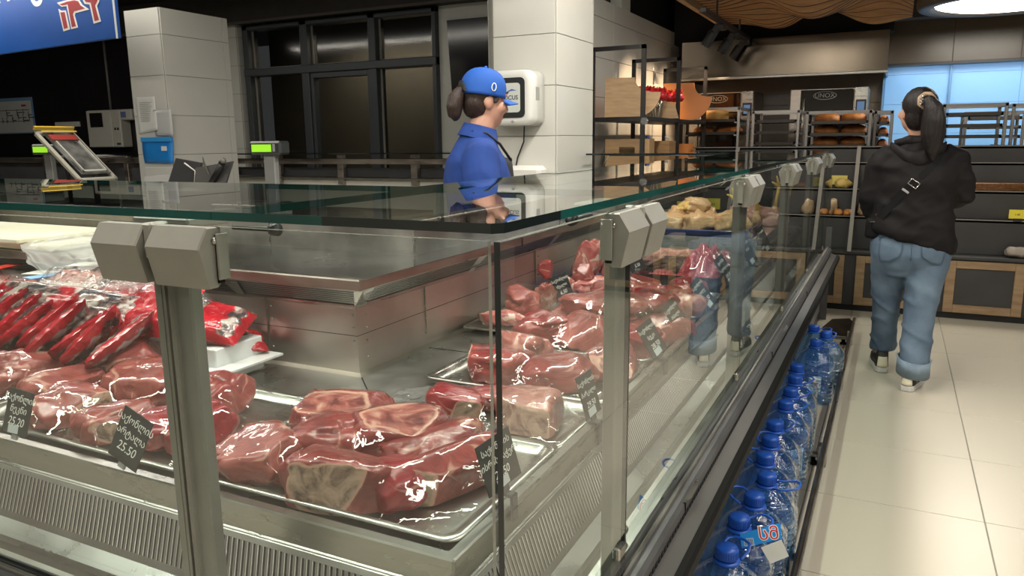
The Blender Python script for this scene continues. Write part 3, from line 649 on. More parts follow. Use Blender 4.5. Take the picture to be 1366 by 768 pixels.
for n in range(3):
    x, y = (-1.72, -1.78, -1.7)[n], (5.8, 6.05, 6.28)[n]
    t = thing('glass_bottle', 'clear glass bottle beside the crates on the lower shelf, %s of three' % ('nearest', 'middle', 'farthest')[n], 'bottle', (x, y, 1.09), 0, 'bottles on the lower shelf')
    part('body', MB().lathe([(0, 0), (.035, 0), (.038, .01), (.038, .16), (.015, .22), (.015, .27)], (x, y, 1.09), 18), jar_g, t)
    part('cap', MB().lathe([(0, .0), (.017, .0), (.017, .02), (0, .02)], (x, y, 1.36), 14), mat('bottle_cap', ((.05, .08, .3), (.6, .6, .55), (.6, .6, .55))[n], .4), t)
solo('plastic_bag_knot', ball(MB(), (-1.655, 5.49, 1.485), (.03, .012, .03), 6), film2, 'knotted white plastic scrap tied to the shelf post', 'plastic', (-1.655, 5.49, 1.455))
# ------------------------------------------------------------------ staff side: far counter, scales, wall things, sign
fc = thing('far_counter', 'low white rear counter with a steel top rail under the windows', 'counter', (-6, 5.4, 0))
part('body', MB().b2((-11.4, 5.25, 0), (-5.95, 5.9, .98)).b2((-5.9, 5.6, 0), (-3.1, 6.1, 1.03)), mat('cream_panel', (.66, .65, .58), .45, var=.04), fc)
part('top', MB().b2((-11.4, 5.2, .98), (-5.95, 5.95, 1.0), 0, .004).b2((-5.9, 5.55, 1.03), (-3.1, 6.15, 1.045), 0, .004), steel_mid, fc)
part('dark_band', MB().b2((-11.4, 5.26, 1.0), (-5.95, 5.3, 1.17)).b2((-5.9, 5.62, 1.05), (-3.1, 5.66, 1.13)), dgrey, fc)
part('rail', MB().b2((-11.4, 5.2, 1.18), (-5.95, 5.26, 1.235), 0, .004).b2((-5.9, 5.54, 1.165), (-3.1, 5.6, 1.215), 0, .004), steel_warm, fc)
part('glass_shelf', MB().b2((-5.9, 5.45, 1.255), (-3.1, 5.95, 1.265)), edge_dark, fc)
for x, y in ((-8.3, 5.22), (-7.0, 5.22), (-10, 5.22), (-5.30, 5.56), (-4.55, 5.56), (-3.75, 5.56)): part('rail_post', MB().b2((x, y, .98), (x + .065, y + .05, 1.25), 0, .003), steel_warm, fc)
part('leg', MB().b2((-5.88, 5.56, 0), (-5.82, 5.6, 1.165)), steel_warm, fc)
for n, (x, y, z) in enumerate(((-8.9, 5.4, 1.0), (-8.3, 5.4, 1.0))): pass
nb = thing('paper_stack', 'loose stack of white papers on the rear counter below the electric box', 'papers', (-7.45, 5.23, 1.235))
for k in range(4): part('sheet', MB().grid(6, 4, lambda a, b: (-7.75 + .6 * a, 5.06 + .3 * b, 1.238 + .006 * k + .006 * math.sin(a * 9 + k)), 0, True, .002), paper, nb)
# staff bench with two scales and clutter
sb = thing('staff_bench', 'steel staff bench behind the meat counter holding the scales', 'bench', (-4.4, 3.75, 0))
part('top', MB().b2((-6.2, 3.4, .90), (-2.6, 4.1, .93), 0, .005), steel_mid, sb)
for x in (-6.1, -4.4, -2.7):
    for y in (3.45, 4.02): part('leg', MB().b2((x, y, 0), (x + .04, y + .04, .9)), steel_mid, sb)
part('lower_shelf', MB().b2((-6.1, 3.45, .3), (-2.62, 4.05, .32)), steel_mid, sb)
lcd = mat('lcd_green', (.25, .6, .03), .3, emit=((.42, .95, .04), .55))
def scale(label, x, y, wd=.25):
    t = thing('scale', label, 'scale', (x, y, .93))
    part('base', MB().b2((x - .17, y - .14, .93), (x + .17, y + .16, 1.0), 0, .012), grey_pl, t)
    part('pan', MB().b2((x - .18, y - .15, 1.0), (x + .18, y + .15, 1.015), 0, .005), steel, t)
    part('pole', MB().b2((x - .045, y + .16, .94), (x + .045, y + .20, 1.31), 0, .006), mat('pole_grey', (.30, .31, .30), .4, .3), t)
    d = part('display_housing', MB().b2((x - wd / 2, y + .13, 1.29), (x + wd / 2, y + .22, 1.372), 0, .012), mat('display_case', (.035, .04, .042), .4), t)
    part('screen', MB().b2((x - wd * .40, y + .127, 1.308), (x + wd * .22, y + .131, 1.352)), lcd, d)
    part('button_strip', MB().b2((x + wd * .27, y + .127, 1.31), (x + wd * .34, y + .131, 1.355)), grey_pl, d)
scale('price scale with green lit display on a pole, in front of the white pillars', -3.40, 3.36)
scale('price scale with green lit display behind the tilted frame at the far left', -5.95, 3.62, .29)
# tilted framed lid
fr = thing('tilted_frame', 'tilted yellow edged plastic frame with a red strip leaning on the staff bench', 'frame', (-5.3, 3.6, .93))
M = frame_M((-5.052, 3.42, 1.122), (0, 1, 0), (-.45, 0, .345))
Wd, Ln = .30, .567
f_ = MB()
for lo, hi in (((0, 0, -.03), (Wd, .03, 0)), ((0, Ln - .03, -.03), (Wd, Ln, 0)), ((0, 0, -.03), (.03, Ln, 0)), ((Wd - .03, 0, -.03), (Wd, Ln, 0))): f_.b2(lo, hi, 0, .006, M)
part('rim', f_, mat('pale_frame', (.42, .41, .34), .35), fr)
def pm(lo, hi): return MB().b2(lo, hi, 0, 0, M)
part('yellow_edge', pm((.0, Ln, .002), (Wd, Ln + .012, .03)).b2((.02, Ln - .06, .03), (Wd - .02, Ln - .045, .034), 0, 0, M), mat('yellow_edge', (.65, .45, .06), .4), fr)
part('red_strip', pm((.05, Ln - .14, .018), (Wd - .05, Ln - .08, .024)), mat('dark_red_strip', (.30, .04, .03), .4), fr)
part('pane', pm((.035, .045, .01), (Wd - .035, Ln - .045, .016)), mat('smoky_pane', (.10, .10, .095), .15, var=.9, vs=9), fr)
part('inner_rim', pm((.06, .06, .016), (Wd - .06, .075, .03)).b2((.06, .06, .016), (.07, Ln - .16, .03), 0, 0, M).b2((Wd - .07, .06, .016), (Wd - .06, Ln - .16, .03), 0, 0, M), mat('rim_white', (.5, .5, .45), .4), fr)
part('stand', MB().tube([(-5.1, 3.57, .94), (-5.1, 3.57, 1.15)], .02), black, fr)
part('stand', MB().tube([(-5.4, 3.57, .94), (-5.4, 3.57, 1.36)], .015), black, fr)
part('foot', MB().b2((-5.5, 3.47, .93), (-5.0, 3.67, .945), 0, .004), black, fr)
# slicer-like folded machine
sl = thing('folded_machine', 'dark grey folded slicing machine with a clear guard beside the left pillar', 'machine', (-4.0, 3.6, .93))
part('base', MB().b2((-4.3, 3.5, .93), (-3.8, 3.95, 1.08), 0, .02), dgrey, sl)
part('hinged_plate', MB().prism([(0, 0), (.26, 0), (.30, .17), (.10, .20)], .02, 0, frame_M((-4.30, 3.52, 1.07), (1, .12, 0), (.2, .05, 1))), mat('machine_grey', (.10, .10, .105), .35, .4), sl)
part('hinged_plate', MB().prism([(0, 0), (.2, -.02), (.28, .17), (.02, .13)], .02, 0, frame_M((-4.02, 3.5, 1.08), (1, .3, 0), (.1, .05, 1))), mat('machine_grey_light', (.15, .15, .15), .35, .4), sl)
part('arm', MB().tube([(-3.92, 3.52, 1.08), (-3.77, 3.5, 1.24)], .022, 10), black, sl)
part('knob', ball(MB(), (-3.76, 3.5, 1.255), .02, 8), alu, sl)
part('pointer', MB().prism([(0, 0), (.04, -.06), (.0, .05)], .006, 0, frame_M((-3.93, 3.5, 1.23), (1, 0, 0), (0, 0, 1))), alu, sl)
part('wire_edge', MB().tube([(-4.09, 3.49, 1.24), (-4.00, 3.49, 1.19), (-4.02, 3.49, 1.08)], .005), white_pl, sl)
part('clear_guard', MB().prism([(0, 0), (.32, .02), (.36, .09), (.02, .06)], .012, 0, frame_M((-4.5, 3.5, 1.09), (1, .1, 0), (0, 0, 1))), mat('milky_guard', (.55, .56, .55), .3), sl)
# things on the left pillar
Yc = 4.19
ps = thing('notice_sheet', 'curling printed white notice hanging on the left pillar', 'notice', (-5.27, Yc, 1.45))
part('sheet', MB().grid(8, 10, lambda a, b: (-5.385 + .215 * a + .03 * (1 - b) * a, Yc - .004 - .05 * max(0, a - .5) * (1 - b), 1.44 + .285 * b + .03 * a * (1 - b)), 0, True, .002), paper, ps)
part('print_lines', (lambda mb: [mb.b2((-5.345, Yc - .0085, 1.54 + .014 * k), (-5.22 + .02 * (k % 3), Yc - .0045, 1.543 + .014 * k)) for k in range(11)] and mb)(MB()), mat('print_grey', (.33, .33, .33), .7), ps)
solo('plastic_sleeve', MB().grid(6, 6, lambda a, b: (-5.19 + .20 * a, Yc - .012 - .006 * math.sin(a * 3), 1.425 + .2 * b), 0, True, .003), mat('milky_sleeve', (.60, .62, .62), .25), 'blank translucent sleeve on the left pillar above the blue pocket', 'sleeve', (-5.09, Yc - .012, 1.425))
bp_ = thing('blue_pocket', 'bright blue plastic document pocket fixed low on the left pillar', 'pocket', (-5.17, Yc, 1.22))
pb = mat('blue_pocket', (.02, .25, .72), .3, var=.12, vs=8)
part('sheet', MB().grid(6, 6, lambda a, b: (-5.345 + .33 * a, Yc - .012 - .008 * math.sin(b * 3 + a * 2), 1.215 + .2 * b), 0, True, .008), pb, bp_)
part('label', MB().b2((-5.12, Yc - .028, 1.31), (-5.07, Yc - .018, 1.345)), paper, bp_)
part('rim', MB().b2((-5.35, Yc - .026, 1.38), (-5.01, Yc - .015, 1.415), 0, .003), mat('blue_rim', (.05, .36, .85), .3), bp_)
solo('white_plate', MB().b2((-5.35, Yc - .012, 1.03), (-4.97, Yc, 1.185), 0, .004), mat('plate_white', (.72, .72, .68), .3), 'blank white plate on the left pillar below the blue pocket', 'plate', (-5.16, Yc, 1.03))
# things on the black wall, Y = 6.6
po = thing('floor_plan_poster', 'white evacuation plan poster with blue border on the black wall', 'poster', (-10.9, 6.6, 1.54))
part('board', MB().b2((-11.4, 6.585, 1.53), (-10.55, 6.6, 2.01)), mat('poster_blue', (.25, .45, .7), .4), po)
part('sheet', MB().b2((-11.4, 6.58, 1.545), (-10.575, 6.586, 1.965)), paper, po)
ln = MB()
for k in range(14):
    x = -11.25 + (k * .37) % .62; z = 1.70 + .035 * ((k * 5) % 4)
    ln.b2((x, 6.578, z), (x + .03 + .05 * (k % 3), 6.581, z + .012)); ln.b2((x, 6.578, z - .03), (x + .009, 6.581, z + .05))
ln.b2((-11.3, 6.578, 1.69), (-10.62, 6.581, 1.698)).b2((-11.3, 6.578, 1.84), (-10.62, 6.581, 1.848))
part('plan_lines', ln, dgrey, po)
part('red_mark', MB().b2((-10.78, 6.577, 1.89), (-10.68, 6.581, 1.915), 0, 0), red, po)
solo('wall_strip', MB().b2((-10.09, 6.57, 1.60), (-9.60, 6.6, 1.665), 0, .004), white_pl, 'short pale trunking strip on the black wall beside the poster', 'trunking', (-9.85, 6.6, 1.6))
solo('cable_conduit', MB().tube([(-8.95, 6.585, 2.63), (-8.95, 6.585, 1.79)], .016), mat('conduit_grey', (.20, .19, .18), .5), 'grey vertical cable conduit running down to the electric box', 'conduit', (-8.95, 6.585, 1.79))
eb = thing('electric_box', 'cream electric meter box with a small unit on the black wall', 'electric box', (-8.9, 6.6, 1.33))
part('case', MB().b2((-9.24, 6.45, 1.33), (-8.62, 6.6, 1.79), 0, .012), mat('box_cream', (.60, .59, .52), .45, var=.03), eb)
part('lid', MB().b2((-9.24, 6.44, 1.335), (-8.78, 6.452, 1.785), 0, .006), mat('lid_cream', (.64, .63, .56), .4), eb)
part('window', MB().b2((-9.17, 6.432, 1.58), (-8.93, 6.442, 1.755), 0, .003), oven_glass, eb)
part('side_unit', MB().b2((-8.69, 6.47, 1.66), (-8.43, 6.6, 1.79), 0, .01), mat('unit_cream', (.66, .66, .60), .4), eb)
part('unit_screen', MB().b2((-8.63, 6.465, 1.69), (-8.53, 6.472, 1.76)), mat('unit_blue', (.16, .2, .4), .3), eb)
part('sockets', MB().b2((-8.74, 6.447, 1.54), (-8.71, 6.452, 1.57)).b2((-8.69, 6.447, 1.54), (-8.66, 6.452, 1.57)), black, eb)
part('vent_mark', MB().b2((-8.72, 6.447, 1.36), (-8.65, 6.451, 1.385)), dgrey, eb)
# dark screen on the wall by the pillar
tv = thing('wall_screen', 'switched off black wall screen hung crooked beside the window', 'screen', (-3.68, 6.55, 1.8))
part('panel', MB().prism([(-.235, .345), (.24, .345), (.235, -.36), (-.195, -.34)], .04, 0, frame_M((-3.685, 6.55, 2.14), (1, 0, 0), (0, 0, 1))), mat('screen_black', (.012, .009, .009), .12), tv)
part('wall_bracket', MB().b2((-3.8, 6.52, 2.0), (-3.55, 6.56, 2.3)), black, tv)
# hand towel dispenser
dp = thing('towel_dispenser', 'white rounded towel dispenser with a dark framed window on the centre pillar', 'dispenser', (-2.17, 4.4, 1.45))
def rrect(w_, h_, r, n=5):
    p = []
    for cx, cy, a0 in ((w_ / 2 - r, h_ / 2 - r, 0), (-w_ / 2 + r, h_ / 2 - r, 90), (-w_ / 2 + r, -h_ / 2 + r, 180), (w_ / 2 - r, -h_ / 2 + r, 270)):
        for k in range(n + 1): a = math.radians(a0 + 90 * k / n); p.append((cx + r * math.cos(a), cy + r * math.sin(a)))
    return p
Mf = lambda y: frame_M((-2.17, y, 1.615), (1, 0, 0), (0, 0, 1))
rings = [[tuple(Mf(y) @ V((x * k, z * k, 0))) for x, z in rrect(.335, .335, .05)] for y, k in ((4.49, 1), (4.34, 1), (4.31, .985), (4.295, .94), (4.292, .8))]
part('housing', MB().loft(rings), mat('gloss_white', (.78, .79, .76), .14), dp)
part('dark_frame', MB().prism(rrect(.25, .24, .03), .006, 0, Mf(4.294)), mat('smoke_frame', (.03, .035, .035), .15), dp)
part('window_plate', MB().prism(rrect(.19, .175, .02), .004, 0, Mf(4.2885)), mat('plate_pale', (.66, .70, .66), .25), dp)
text('lettering', 'FOCUS', .036, frame_M((-2.145, 4.2842, 1.615), (1, 0, 0), (0, 0, 1)), dgrey, dp, stroke=.0006)
part('blue_swoosh', MB().prism([(-.05, 0), (.0, .022), (.035, .012), (.0, .012)], .002, 0, frame_M((-2.13, 4.285, 1.645), (1, 0, 0), (0, 0, 1))), mat('swoosh_blue', (.03, .1, .5), .4), dp)
part('emblem', MB().prism([(-.014, 0), (0, .01), (.014, 0), (0, -.01)], .002, 0, frame_M((-2.13, 4.291, 1.472), (1, 0, 0), (0, 0, 1))), grey_pl, dp)
part('side_label', MB().b2((-2.003, 4.36, 1.60), (-2.0005, 4.41, 1.68)), grey_pl, dp)
part('cable', MB().tube([(-2.13, 4.46, 1.45), (-2.14, 4.47, 1.35), (-2.19, 4.48, 1.25), (-2.21, 4.48, 1.16), (-2.21, 4.485, .95)], .005), black, dp)
solo('soap_dispenser', MB().b2((-2.21, 4.36, 1.11), (-1.98, 4.492, 1.20), 0, .025), white_pl, 'low white plastic fitting on the centre pillar below the dispenser', 'fitting', (-2.1, 4.49, 1.11))
# hanging sign
sg = thing('hanging_sign', 'blue hanging sign with red butcher animals outlined in white', 'sign', (-5.2, 3.5, 2.0))
Ms = frame_M((-4.62614, 3.50379, 2.05), (.99498, -.1001, 0), (0, 0, 1))
def sp(pts, z, th=.002): return MB().prism(pts, th, 0, Ms @ Matrix.Translation((0, 0, z)))
part('panel', sp([(-1.75, 0), (0, 0), (0, .62), (-1.75, .62)], -.03, .03), mat('sign_blue', (.006, .075, .34), .35, var=.12, vs=2), sg)
part('edge_strip', sp([(-.004, -.006), (.004, -.006), (.004, .62), (-.004, .62)], -.006, .010), mat('sign_edge', (.75, .78, .8), .4), sg)
swh = mat('sign_white', (.72, .70, .66), .5); srd = mat('sign_red', (.30, .012, .02), .5)
q = lambda P: [((x / 8.53 - 151) / 143 * 1.30 * .77 + .0 , .233 + .006 - (y / 8.53) / 143 * .68 * 1.03) for x, y in P]
q = lambda P: [(-.66 + (x - 660) * .001015, .285 - (y - 10) * .000575) for x, y in P]
A1 = [(660, 85), (690, 112), (748, 118), (772, 338), (690, 350)]; A2 = [(680, 130), (735, 135), (750, 318), (702, 325)]
B1 = [(650, 15), (740, 8), (840, 5), (925, 28), (955, 90), (1030, 155), (862, 168), (850, 190), (873, 332), (790, 340), (766, 72), (700, 70)]
B2 = [(680, 38), (780, 25), (870, 25), (915, 45), (935, 95), (985, 135), (850, 145), (832, 175), (852, 315), (802, 318), (782, 55), (715, 55)]
C1 = [(960, -150), (962, 20), (985, 85), (1042, 102), (1066, 318), (1152, 308), (1125, 135), (1160, 85), (1158, -60), (1230, -110), (1200, -170)]
C2 = [(982, -135), (978, 20), (1005, 70), (1060, 85), (1082, 292), (1132, 288), (1105, 125), (1140, 75), (1138, -70), (1195, -115), (1185, -150)]
for a, b in ((A1, A2), (B1, B2), (C1, C2)):
    o_ = part('animal_outline', sp(q(a), 0, .002), swh, sg); part('animal_shape', sp(q(b), .002, .001), srd, o_)
text('lettering', 'ხორცი', .30, Ms @ Matrix.Translation((-1.18, .455, .001)), swh, sg, stroke=.006)
for s in (-1.6, -.15): part('hanger', MB().tube([tuple(Ms @ V((s, .62, -.015))), tuple(Ms @ V((s, .62, -.015)) + V((0, 0, .29)))], .005), alu, sg)
# ------------------------------------------------------------------ the L-shaped meat counter
XI = -.415; XG, YG = -.40, .77            # outer faces of the right and the front glass
XE, YE = -5.2, 6.06           # far ends of the front run and the right run
mc = thing('meat_counter', 'L-shaped stainless glass fronted meat counter with teal edged glass top', 'counter', (XG, YG, 0))
def Lsweep(prof, mi=0, mb=None, sm=False):
    """profile [(d, z)] with d measured inwards from the glass line, swept round the corner (mitred)"""
    mb = mb or MB(); R = []
    for d, z in prof: xo = XI if d > .05 else XG; R.append(((XE, YG + d, z), (xo - d, YG + d, z), (xo - d, YE, z)))
    vs = [p for r in R for p in r]; fs = []
    for i in range(len(prof) - 1):
        a, b = 3 * i, 3 * (i + 1); fs += [(a, a + 1, b + 1, b), (a + 1, a + 2, b + 2, b + 1)]
    return mb.add(vs, fs, mi, sm)
D_L = .155; D_R = .92
# deck with mitre seam
part('deck_plate', Lsweep([(D_L + .02, .69), (D_R + .0, .69)]), steel_dark, mc)
seam = MB(); a_ = V((XI - D_L - .03, YG + D_L + .03, .6902)); b_ = V((XI - D_R, YG + D_R, .6902)); seam.tube([a_, b_], .002, 6)
part('deck_seam', seam, rubber, mc)
for X_ in (2.05, 3.2, 4.35, 5.4): part('deck_seam', MB().tube([(XI - D_R, X_, .690), (XI - D_L - .03, X_, .69)], .0015, 6), rubber, mc)
# ledge rail: flat top, fascia
part('ledge_rail', Lsweep([(D_L + .024, .68), (D_L + .024, .713), (D_L + .021, .717), (D_L + .003, .717), (D_L, .714), (D_L - .003, .668), (D_L - .010, .664)]), steel, mc)
part('ledge_corner', MB().b2((XI - D_L - .003, YG + D_L - .003, .665), (XI - D_L + .003, YG + D_L + .003, .7175), 0, .001), steel_mid, mc)
# perforated grille: real bars over a dark cavity
G0, G1 = (.144, .660), (.098, .577)
part('grille_backing', Lsweep([(.185, .655), (.128, .545)]), black, mc)
part('grille_frame', Lsweep([(.148, .667), (.140, .655)]), steel_mid, mc); part('grille_frame', Lsweep([(.103, .586), (.096, .573)]), steel_mid, mc)
def bars(front):
    mb = MB(); w_ = .0058; step = .0125; n = int((XG - .2 - (-2.6)) / step) if front else int((YE - YG - .2) / step)
    lim = 330 if not front else 999
    for k in range(n):
        s = .135 + k * step
        def P(d, z, q, o):
            sk = .0 + q; s2 = s + sk
            if front: return (XG - s2, YG + d - o, z - o)
            return (XI - d + o, YG + s2, z - o)
        sl_ = .5 * .06
        vs = []
        for (d, z, e) in ((*G0, 0), (*G1, -.026)):
            for o in (0, .004):
                vs += [P(d, z, e, -o * .7), P(d, z, e + w_, -o * .7)]
        mb.add(vs, [(0, 1, 5, 4), (2, 6, 7, 3), (0, 4, 6, 2), (1, 3, 7, 5), (0, 2, 3, 1), (4, 5, 7, 6)])
    return mb
part('grille_bars', bars(True), steel_mid, mc, stuff=True)
part('grille_bars', bars(False), steel_mid, mc, stuff=True)
part('corner_strip', MB().loft([[(XI - .144 + .01 * a, YG + .144 - .01 * b, .662) for a, b in ((-.5, -.5), (.5, -.5), (.5, .5), (-.5, .5))], [(XI - .097 + .01 * a, YG + .097 - .01 * b, .574) for a, b in ((-.5, -.5), (.5, -.5), (.5, .5), (-.5, .5))]], sm=False), steel_mid, mc)
# sloping steel apron down to the glass channel
part('apron_sheet', Lsweep([(.096, .574), (.066, .557), (.062, .545)]), mat('bright_steel', (.6, .6, .57), .3, 1, var=.08, vs=4, rvar=.1), mc)
part('apron_sheet', Lsweep([(.062, .545), (.058, .53), (.02, .525)]), steel_mid, mc)
part('glass_channel', Lsweep([(.02, .52), (.02, .556), (.012, .558), (.012, .53)]), black, mc)
part('glass_channel', Lsweep([(-.006, .52), (-.006, .556), (-.001, .558), (-.001, .53)][::-1]), steel_mid, mc)
# outer body below the glass
part('base_rail', Lsweep([(.012, .53), (-.004, .547), (-.018, .545), (-.026, .535), (-.0285, .505)]), dark_body, mc)
dash = MB()
for k in range(230):
    y = YG + .1 + k * .022; dash.b2((XG + .026, y, .508), (XG + .0298, y + .014, .518))
part('vent_dashes', dash, black, mc, stuff=True)
part('body_panel', Lsweep([(-.0285, .508), (-.068, .492)]), mat('body_grey', (.12, .115, .11), .34, .5, var=.2, vs=3), mc)
part('bumper', Lsweep([(-.064, .496), (-.078, .494), (-.085, .487), (-.086, .464), (-.078, .456), (-.06, .456)]), rubber, mc)
part('lower_body', Lsweep([(-.06, .458), (-.02, .40), (.03, .30), (.03, 0)]), mat('lower_grey', (.20, .205, .22), .35, .4, var=.15), mc)
part('plinth', Lsweep([(.03, .06), (.028, .06), (.028, 0)]), black, mc)
for y in (1.62, 3.0, 4.3): part('rail_joint', MB().b2((XG + .02, y, .505), (XG + .0295, y + .003, .54)), black, mc)
for y in (1.62, 3.35):
    part('glass_handle', MB().prism([(0, 0), (.02, .022), (.035, .026), (.11, .026), (.13, .018), (.15, 0)], .005, 0, frame_M((XG + .008, y, .545), (0, 1, -.0), (1, 0, -.35))), steel, mc)
# back riser, vents, worktop, upstand
D0 = .955
part('riser_panel', Lsweep([(D_R, .688), (D_R + .03, .692), (D0 + .005, .80)]), riser_st, mc)
part('riser_panel', Lsweep([(D0 + .003, .802), (D0 + .006, .889)]), riser_st, mc)
part('riser_joint', Lsweep([(D0 + .004, .7995), (D0 + .002, .8010), (D0 + .004, .8025)]), black, mc)
part('vent_frame', Lsweep([(D0 + .004, .882), (D0 - .002, .888), (D0 - .002, .894), (D0 + .004, .897)]), steel, mc)
part('vent_cavity', Lsweep([(D0 + .03, .885), (D0 - .01, .952)]), black, mc)
vm_ = MB(); 
for k in range(9):
    t = k / 8; d = D0 + .004 - .05 * t; z = .893 + .058 * t; Lsweep([(d, z), (d - .0015, z + .0025), (d + .001, z + .003)], 0, vm_)
for front in (0, 1):
    for k in range(280 if front else 420):
        s = D0 + .02 + k * .0085
        a0, b0 = (D0 + .004, .893), (D0 - .046, .951)
        if front: P = [(XG - s, YG + a0[0], a0[1]), (XG - s - .002, YG + a0[0], a0[1]), (XG - s - .002, YG + b0[0], b0[1]), (XG - s, YG + b0[0], b0[1])]
        else: P = [(XG - a0[0], YG + s, a0[1]), (XG - a0[0], YG + s + .002, a0[1]), (XG - b0[0], YG + s + .002, b0[1]), (XG - b0[0], YG + s, b0[1])]
        vm_.add(P, [(0, 1, 2, 3)])
part('vent_mesh', vm_, steel_mid, mc, stuff=True)
def vpost(front, s):
    mb = MB(); w2 = .03
    for d, z, ww in (((D0 + .006), .889, .016), ((D0 - .052), .953, .032)): pass
    A = [(D0 + .001, .889, .015), (D0 - .055, .953, .035)]
    f = lambda d, z, q: (XG - s - q, YG + d, z) if front else (XG - d, YG + s + q, z)
    vs = [f(A[0][0], A[0][1], -A[0][2]), f(A[0][0], A[0][1], A[0][2]), f(A[1][0], A[1][1], A[1][2]), f(A[1][0], A[1][1], -A[1][2])]
    mb.add(vs, [(0, 1, 2, 3)]); return mb
for s in (1.42, 2.3, 3.2): part('vent_post', vpost(True, s), steel, mc)
for s in (1.6, 2.3, 3.0, 3.8, 4.6): part('vent_post', vpost(False, s), steel, mc)
part('corner_cap', MB().add([(XG - D0 - .002 - .0, YG + D0 + .02, .889), (XG - D0 - .02, YG + D0 - .0, .889), (XG - D0 + .02, YG + D0 - .052, .953), (XG - D0 + .054, YG + D0 - .052, .953), (XG - D0 + .054, YG + D0 + .0, .953)], [(0, 3, 4), (0, 1, 3), (1, 2, 3)]).add([(XG - D0 + .002, YG + D0 - .002, .80), (XG - D0 + .002, YG + D0 - .002, .889)], []), steel, mc)
rv = MB()
for s in (D0 + .03, 1.30, 1.75, 2.2):
    for z in (.825, .865, .735, .785): ball(rv, (XG - s, YG + D0 + .002, z), .0045, 4); ball(rv, (XG - D0 - .002, YG + s, z), .0045, 4)
part('rivets', rv, steel, mc)
for s in (1.32, 2.2, 3.1):
    part('panel_joint', MB().b2((XG - s, YG + D0 - .003, .70), (XG - s + .0015, YG + D0 + .004, .889)), steel_mid, mc)
    part('panel_joint', MB().b2((XI - D0 - .004, YG + s, .70), (XI - D0 + .001, YG + s + .0015, .889)), steel_mid, mc)
part('worktop_lip', Lsweep([(D0 - .05, .953), (D0 - .066, .951), (D0 - .072, .956), (D0 - .072, .982), (D0 - .066, .986)]), steel_warm, mc)
part('lip_joint', MB().b2((XG - D0 + .0725, 2.66, .953), (XG - D0 + .068, 2.664, .9865)), black, mc)
wt = MB(); d0 = D0 - .067; zt = .986
wt.add([(XE, YG + d0, zt), (XG - d0, YG + d0, zt), (XG - d0, YE, zt), (-1.41, YE, zt), (-1.41, 2.10, zt), (XE, 2.10, zt)], [(0, 1, 4, 5), (1, 2, 3, 4)])
part('worktop', wt, mat('worktop_steel', (.40, .41, .41), .2, 1, var=.15, vs=3, rvar=.08), mc)
up = MB().add([(XE, 2.1, zt), (-1.41, 2.1, zt), (-1.41, YE, zt), (XE, 2.1, 1.095), (-1.41, 2.1, 1.095), (-1.41, YE, 1.095), (XE, 2.16, 1.1), (-1.47, 2.16, 1.1), (-1.47, YE, 1.1), (XE, 2.16, 0), (-1.47, 2.16, 0), (-1.47, YE, 0)],
              [(0, 1, 4, 3), (1, 2, 5, 4), (3, 4, 7, 6), (4, 5, 8, 7), (6, 7, 10, 9), (7, 8, 11, 10)])
part('upstand', up, mat('upstand_steel', (.38, .37, .34), .34, 1, var=.25, vs=6, rvar=.1), mc)
part('upstand_edge', MB().tube([(XE, 2.098, 1.097), (-1.41, 2.098, 1.097), (-1.408, YE, 1.097)], .004, 6), steel_warm, mc)
part('upstand_joint', MB().b2((-1.415, 2.095, zt), (-1.409, 2.102, 1.095)).b2((-2.05, 2.095, zt), (-2.046, 2.102, 1.095)), steel, mc)
part('end_panel', MB().b2((-1.47, YE, 0), (XG + .02, YE + .02, .70)).b2((-1.47, YE, .7), (-1.33, YE + .02, 1.1)), dark_body, mc)
part('end_panel', MB().b2((XE - .02, YG, 0), (XE, 2.16, .70)), dark_body, mc)
# glass: tops (12 mm), fronts (8 mm), ends
TZ0, TZ1 = 1.254, 1.266; TW = .59
def sheet(poly, z0, z1, dark=()):
    mb = MB(); n = len(poly); vs = [(x, y, z0) for x, y in poly] + [(x, y, z1) for x, y in poly]
    mb.add(vs, [list(range(n))[::-1], list(range(n, 2 * n))])
    for i in range(n): mb.f.append([i, (i + 1) % n, n + (i + 1) % n, n + i]); mb.m.append(2 if i in dark else 1); mb.s.append(False)
    return mb
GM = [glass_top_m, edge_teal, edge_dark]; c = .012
part('glass_top', sheet([(XE, YG), (-.86, YG), (-.86, YG + TW), (XE, YG + TW)], TZ0, TZ1), GM, mc)
part('glass_top', sheet([(-.859, YG), (-.66, YG), (XG - c, YG), (XG, YG + c), (XG, .95), (XG, YG + TW), (-.859, YG + TW)], TZ0, TZ1, (1, 2, 3)), GM, mc)  # corner edge faces coloured dark, a reflection painted into the glass edge
part('glass_top', sheet([(XG, YG + TW + .001), (XG, 2.45), (-.905, 2.45), (-.905, YG + TW + .001)], TZ0, TZ1), GM, mc)
for a, b in ((2.452, 3.56), (3.562, 4.66), (4.662, YE)): part('glass_top', sheet([(-.905, a), (XG, a), (XG, b), (-.905, b)], TZ0, TZ1, (1,)), GM, mc)
part('glass_top', sheet([(-1.88, 4.9), (-.91, 4.9), (-.91, 5.42), (-1.88, 5.42)], TZ0, TZ1, (0, 3)), GM, mc)
part('glass_support', MB().tube([(-1.96, 5.38, 1.10), (-1.88, 5.38, 1.254)], .006).tube([(-1.88, 5.38, 1.245), (-.95, 5.38, 1.245)], .007), steel_mid, mc)
def pane(lo, hi, mi_edge=(edge_light, edge_dark)):
    mb = MB().b2(lo, hi); mb.m = [1, 1, 0, 0, 0, 0] if hi[0] - lo[0] > .02 or hi[1] - lo[1] > .02 else mb.m
    # faces: bottom, top, y0, y1, x0, x1
    if hi[0] - lo[0] > hi[1] - lo[1]: mb.m[4] = mb.m[5] = 2
    else: mb.m[2] = mb.m[3] = 2
    return mb
PM = [glass, edge_light, edge_light]; PMC = [glass, edge_light, edge_dark]
PT, PB = 1.245, .545
